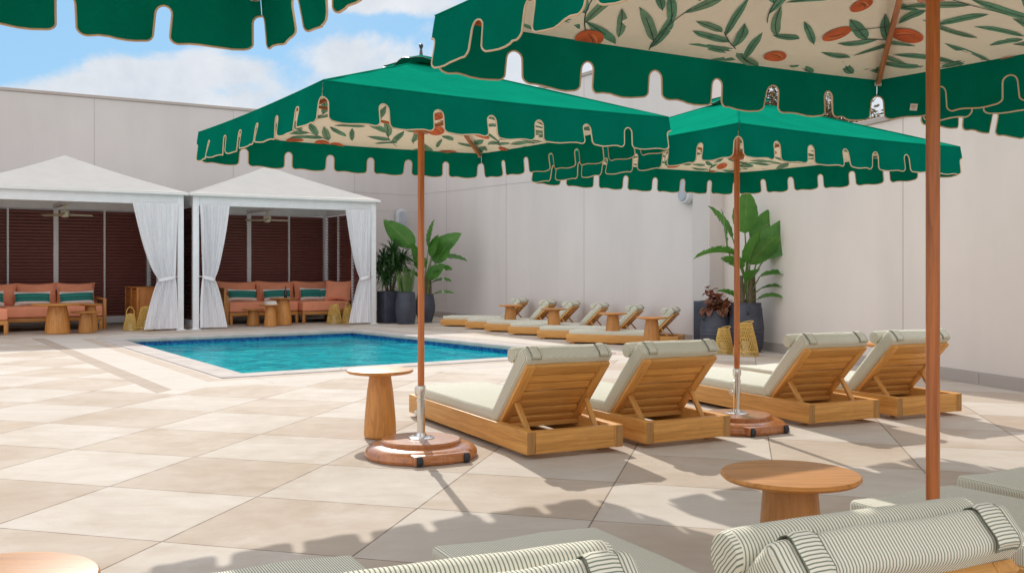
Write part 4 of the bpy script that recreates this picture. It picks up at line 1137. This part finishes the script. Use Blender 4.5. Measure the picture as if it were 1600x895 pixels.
# ------------------------------------------------------------------ planters and plants
def urn(label, x, y, prof, n=40, handles=0, square=0, group='dark planters'):
    r = thing('planter', label, 'planter', (x, y, 0), R(32), group)
    b = MB()
    if square: b.box((0, 0, prof[-1][1]/2), (square, square, prof[-1][1]), bev=.012); zt = prof[-1][1]
    else: b.lathe(prof, n); zt = prof[-1][1]
    if square:
        for k in range(13):
            for s in range(4):
                q = -square/2+.03+k*(square-.06)/12; M = RZ(s*pi/2)
                b.box((q, square/2+.002, zt/2), (.02, .012, zt-.02), M, bev=.005)
    b.build('pot', NAVY, r)
    rt = (square/2-.03) if square else prof[-1][0]-.02
    b = MB(); b.lathe([(rt, zt-.03), (0, zt-.028)], 24, cap=False)
    b.lathe([(rt, zt-.02), (rt, zt+.004), (0, zt+.0045)], 24, cap=False); b.build('soil', SOIL, r)
    if not square: 
        b = MB(); b.tube([((rt+.012)*cos(2*pi*k/36), (rt+.012)*sin(2*pi*k/36), zt) for k in range(36)], .014, 6, closed=True); b.build('rim', NAVY, r)
    for k in range(handles):
        a = 2*pi*k/handles-R(8); R1 = max(p[0] for p in prof)*.93; zz = zt*.86
        b = MB(); b.tube([((R1-.01+.045*sin(pi*q/8))*cos(a), (R1-.01+.045*sin(pi*q/8))*sin(a), zz+.045*cos(pi*q/8)) for q in range(9)], .013, 6); b.build('handle', NAVY, r)
    return r
ridged = []
for k in range(34):
    t0 = k/33; rad = .17+.045*sin(pi*(t0*.9+.05)); ridged.append((rad+(.004 if k % 2 else 0), .64*t0))
jar = lambda h, rb, rm, rt: [(rb, 0), (rb+.02, .02)]+[(rb+(rm-rb)*sin(pi/2*min(1, t0/.55)) if t0 < .55 else rm+(rt-rm)*((t0-.55)/.45)**1.6, h*t0) for t0 in [.06+.94*k/20 for k in range(21)]]
urn('square dark planter with fine vertical ribs holding the spiky plant', -2.55, 20.75, [(.22, 0), (.22, .66)], square=.40)
urn('round dark planter with horizontal ridges holding upright sword leaves', -2.17, 20.35, ridged)
urn('dark rounded pot behind the umbrella pole by the cabana', -1.82, 20.9, jar(.58, .13, .21, .17))
def barrel(h, rm):
    P = [(rm*.80, 0), (rm*.84, .02)]
    for k in range(1, 16):
        t0 = k/15; q = rm*(.84+.16*sin(pi*t0**.8)); z = h*t0
        P.append((q, z))
        if k in (6, 7): P.append((q+.006, z+.012))
    return P
urn('large dark barrel-shaped pot with the red-leaved plant', 2.83, 13.80, barrel(.55, .22), handles=2)
urn('tall dark urn with loop handles under the giant leafy plant', 3.20, 13.62, barrel(.66, .24), handles=3)
urn('dark square planter tucked behind the red-leaved plant pot', 2.85, 14.32, [(.2, 0), (.2, .67)], square=.34)

def leaf(b, base, d, L, w, droop, mi=0, nu=4, nv=10, fold=.25, tear=0, r=rng, twist=0, tip=.9):
    """arched leaf from base along direction d"""
    d = Vector(d).normalized(); up = Vector((0, 0, 1)); side = d.cross(up); side = side.normalized() if side.length > .05 else Vector((1, 0, 0))
    side = Matrix.Rotation(twist, 3, d) @ side; nrm = side.cross(d)
    cen = []; p = Vector(base); dd = d.copy()
    for j in range(nv+1):
        cen.append((p.copy(), dd.copy())); dd = (dd+Vector((0, 0, -droop/nv))).normalized(); p = p+dd*(L/nv)
    def wfun(t0): return w*(sin(pi*min(1, max(0, t0)**tip))**.75 if 0 < t0 < 1 else 0.0)
    cells = []
    V = []; F = []; UV = []
    for j in range(nv+1):
        c, dd = cen[j]; sd = dd.cross(nrm).normalized(); n2 = sd.cross(dd).normalized(); ww = wfun(j/nv)+.001
        for i in range(nu+1):
            a = 2*i/nu-1; q = c+sd*(a*ww)+n2*(abs(a)*ww*fold)+n2*(.04*w*sin(j*2.1+i)*abs(a)); V.append(q)
    for j in range(nv):
        for i in range(nu):
            a = j*(nu+1)+i; f = (a, a+1, a+nu+2, a+nu+1)
            if tear and (i in (0, nu-1)) and r.random() < tear:
                # torn edge: pull the outer vertices apart
                o = len(V); outer0, outer1 = (a, a+nu+1) if i == 0 else (a+1, a+nu+2); k = Vector((0, 0, -r.uniform(.01, .05)*w*4))
                V.append((V[outer0]*.75+V[outer1]*.25)+k*.5); V.append((V[outer1]*.8+V[outer0]*.2)+k)
                f = (o, a+1, a+nu+2, o+1) if i == 0 else (a, o, o+1, a+nu+1)
            F.append(f); UV.append([(i/nu, j/nv), ((i+1)/nu, j/nv), ((i+1)/nu, (j+1)/nv), (i/nu, (j+1)/nv)])
    b.add(V, F, mi, None, UV)
    return cen
def F2P(px, py, Y): return Vector(((px-800)/1556*Y, Y, 1.15-(py-418)/1556*Y))
def strelitzia(label, x, y, z, seed, specs, stems, sc=1.0):
    r = random.Random(seed); root = thing('leafy_plant', label, 'plant', (x, y, z))
    b = MB(); s = MB(); O = Vector((x, y, z))
    for k in range(stems):
        a = 2*pi*k/stems+r.uniform(-.3, .3); q = Vector((cos(a), sin(a), 0))*.07*sc
        s.tube([q, q*1.05+Vector((0, 0, .15*sc)), q*1.15+Vector((0, 0, .36*sc))], [.032*sc, .027*sc, .012*sc], 8)
    for (bx, by, bz, dx, dy, dz, L, w, dr, fold, tw, tear) in specs:
        tipb = Vector((bx, by, bz)); root0 = Vector((r.uniform(-.06, .06), r.uniform(-.06, .06), .02))*sc
        mid = root0.lerp(tipb, .5); mid.x *= .7; mid.y *= .7
        P = [root0, root0.lerp(mid, .5), mid, mid.lerp(tipb, .55), tipb]
        s.tube(P, [.016*sc, .013*sc, .010*sc, .008*sc, .006*sc], 6, 1)
        cen = leaf(b, tipb, (dx, dy, dz), L, w, dr, 0, 6, 18, fold, tear, r, tw, .78)
        s.tube([c[0]-Vector((0, 0, .002)) for c in cen[:-2]], [.006*sc*(1-k/len(cen)*.8) for k in range(len(cen)-2)], 5, 1)
    b.build('foliage', BANL, root, 60); s.build('stem', [STEMB, STEMG], root)
    root.scale = (1.34, 1.15, 1.06)
    return root
# leaves: base xyz (relative), direction, length, half width, droop, fold, twist, tear
strelitzia('giant banana-like plant with broad paddle leaves, in the tall navy urn', 3.20, 13.62, .66, 4, [
    (-.02, -.05, .90, .02, -.10, 1, .56, .15, .08, .10, .15, 0),
    (.10, -.10, .58, .58, -.12, .70, .88, .185, .25, .08, 1.42, .0),
    (.0, -.12, .52, .10, -.35, .85, .48, .13, .5, .2, .5, .0),
    (.05, .05, .85, .65, .15, .68, .86, .15, .55, .25, 1.25, .12),
    (-.20, -.05, .70, -.12, -.1, 1, .52, .15, .25, .12, -.9, .05),
    (-.12, -.1, .62, -.85, -.25, .42, .50, .10, 1.1, .5, .3, .35),
    (.02, -.10, .50, .42, -.3, .8, .48, .12, .35, .2, -1.1, .05),
    (-.06, -.12, .45, -.5, -.4, .6, .36, .09, .8, .25, .4, .1),
    (.12, -.10, .35, .85, -.2, .35, .36, .075, .7, .35, .4, .25),
    (.14, -.08, .20, .85, -.25, .32, .34, .06, .8, .4, .2, .4),
    (.10, -.10, .06, .6, -.3, .4, .26, .075, .9, .3, .3, .2),
    (-.14, -.08, .10, -.6, -.3, .5, .25, .07, .8, .3, .2, .1),
    (-.12, .1, .85, -.35, .2, .9, .5, .11, .5, .2, .6, .1),
    (.0, -.1, .28, .1, -.6, .7, .34, .08, .8, .3, .2, .1),
    (.16, .0, .52, .5, .0, .8, .4, .10, .5, .2, -.5, .1)], 6)
strelitzia('banana-like plant with broad leaves on both sides of the umbrella pole by the cabana', -1.82, 20.9, .58, 9, [
    (-.20, 0, .92, -.55, -.1, .85, .72, .18, .3, .15, 1.4, .05),
    (.16, -.05, .62, .35, -.1, .8, .5, .16, .4, .15, 1.3, 0),
    (-.08, -.1, .55, -.2, -.2, .9, .5, .16, .3, .15, -1.2, 0),
    (.06, -.1, .30, .4, -.2, .7, .42, .14, .6, .15, 1.3, .1),
    (.10, -.1, .75, .2, -.1, 1, .45, .15, .5, .15, 1.0, 0),
    (.05, 0, .95, .15, -.1, 1, .55, .15, .3, .2, .9, 0),
    (.12, 0, .80, .6, -.1, .8, .62, .16, .5, .15, 1.4, 0),
    (.18, 0, .70, .85, 0, .35, .50, .11, .9, .3, .4, .15),
    (-.18, 0, .65, -.85, -.1, .5, .5, .10, .9, .4, .3, .25),
    (.10, -.05, .45, .75, -.2, .5, .36, .12, .9, .25, .5, .1),
    (.12, -.05, .25, .8, -.2, .45, .32, .09, .9, .3, .3, .15),
    (.14, -.05, .02, .9, -.2, .4, .34, .07, .8, .3, .3, .1),
    (-.1, -.05, .35, -.6, -.2, .6, .42, .09, .9, .3, .3, .2),
    (-.05, -.1, .5, 0, -.5, .7, .4, .11, .8, .2, .3, .1)], 5)
def dracaena():
    r = random.Random(21); root = thing('spiky_plant', 'spiky dark green plant with thin stems in the ribbed square planter', 'plant', (-2.55, 20.75, .66))
    s = MB(); b = MB()
    for (tx, ty, tz, n) in ((.06, 0, .80, 110), (-.13, .05, .66, 90), (.16, -.03, .50, 80), (-.08, -.08, .25, 60), (.02, .1, .40, 50), (.24, .05, .66, 70), (-.2, -.05, .42, 50)):
        s.tube([(tx*.3, ty*.3, 0), (tx*.6, ty*.5, tz*.5), (tx, ty, tz)], [.018, .015, .012], 7)
        for k in range(n):
            a = r.uniform(0, 2*pi); e = r.uniform(-.25, 1.35); d = (cos(a)*cos(e), sin(a)*cos(e), sin(e))
            leaf(b, (tx, ty, tz+r.uniform(-.12, .05)), d, r.uniform(.28, .46), .0165, r.uniform(.6, 1.3), 0, 2, 6, .3, 0, r, 0, .6)
    b.build('foliage', DRAC, root, 0); s.build('stem', STEMB, root)
dracaena()
def snake():
    r = random.Random(31); root = thing('snake_plant', 'upright sword-leaved plant in the ridged round planter', 'plant', (-2.17, 20.35, .64))
    b = MB()
    for k in range(44):
        a = r.uniform(0, 2*pi); q = r.uniform(.02, .15); d = (cos(a)*r.uniform(.05, .28), sin(a)*.2, 1)
        leaf(b, (q*cos(a), q*sin(a), 0), d, r.uniform(.32, .60), r.uniform(.018, .028), r.uniform(0, .15), 0, 2, 8, .35, 0, r, r.uniform(0, 3), .5)
    b.build('foliage', SNAK, root, 0)
snake()
def ficus():
    r = random.Random(41); root = thing('rubber_plant', 'red and bronze leaved plant trailing over the dark barrel pot', 'plant', (2.83, 13.80, .55))
    b = MB(); s = MB()
    for k in range(9):
        a = r.uniform(0, 2*pi); tip = Vector((cos(a)*.14, sin(a)*.14-.05, r.uniform(.02, .36))); s.tube([(0, 0, 0), tip*.5+Vector((0, 0, .05)), tip], [.008, .006, .004], 5)
        for j in range(11):
            t0 = r.uniform(.35, 1); p = Vector((0, 0, .02)).lerp(tip, t0); e = r.uniform(-.5, 1.0); aa = r.uniform(0, 2*pi)
            leaf(b, p, (cos(aa)*cos(e), sin(aa)*cos(e), sin(e)), r.uniform(.11, .17), r.uniform(.028, .042), r.uniform(.5, 1.4), 0, 4, 7, .25, 0, r, r.uniform(-.5, .5), .8)
    for j in range(14):
        aa = R(-90)+r.uniform(-1.3, 1.3); p = (cos(aa)*.16, sin(aa)*.16, .03)
        leaf(b, p, (cos(aa), sin(aa), .35), r.uniform(.13, .18), .04, 2.4, 0, 4, 8, .25, 0, r, r.uniform(-.4, .4), .8)
    b.build('foliage', FICU, root, 50); s.build('stem', STEMB, root)
ficus()
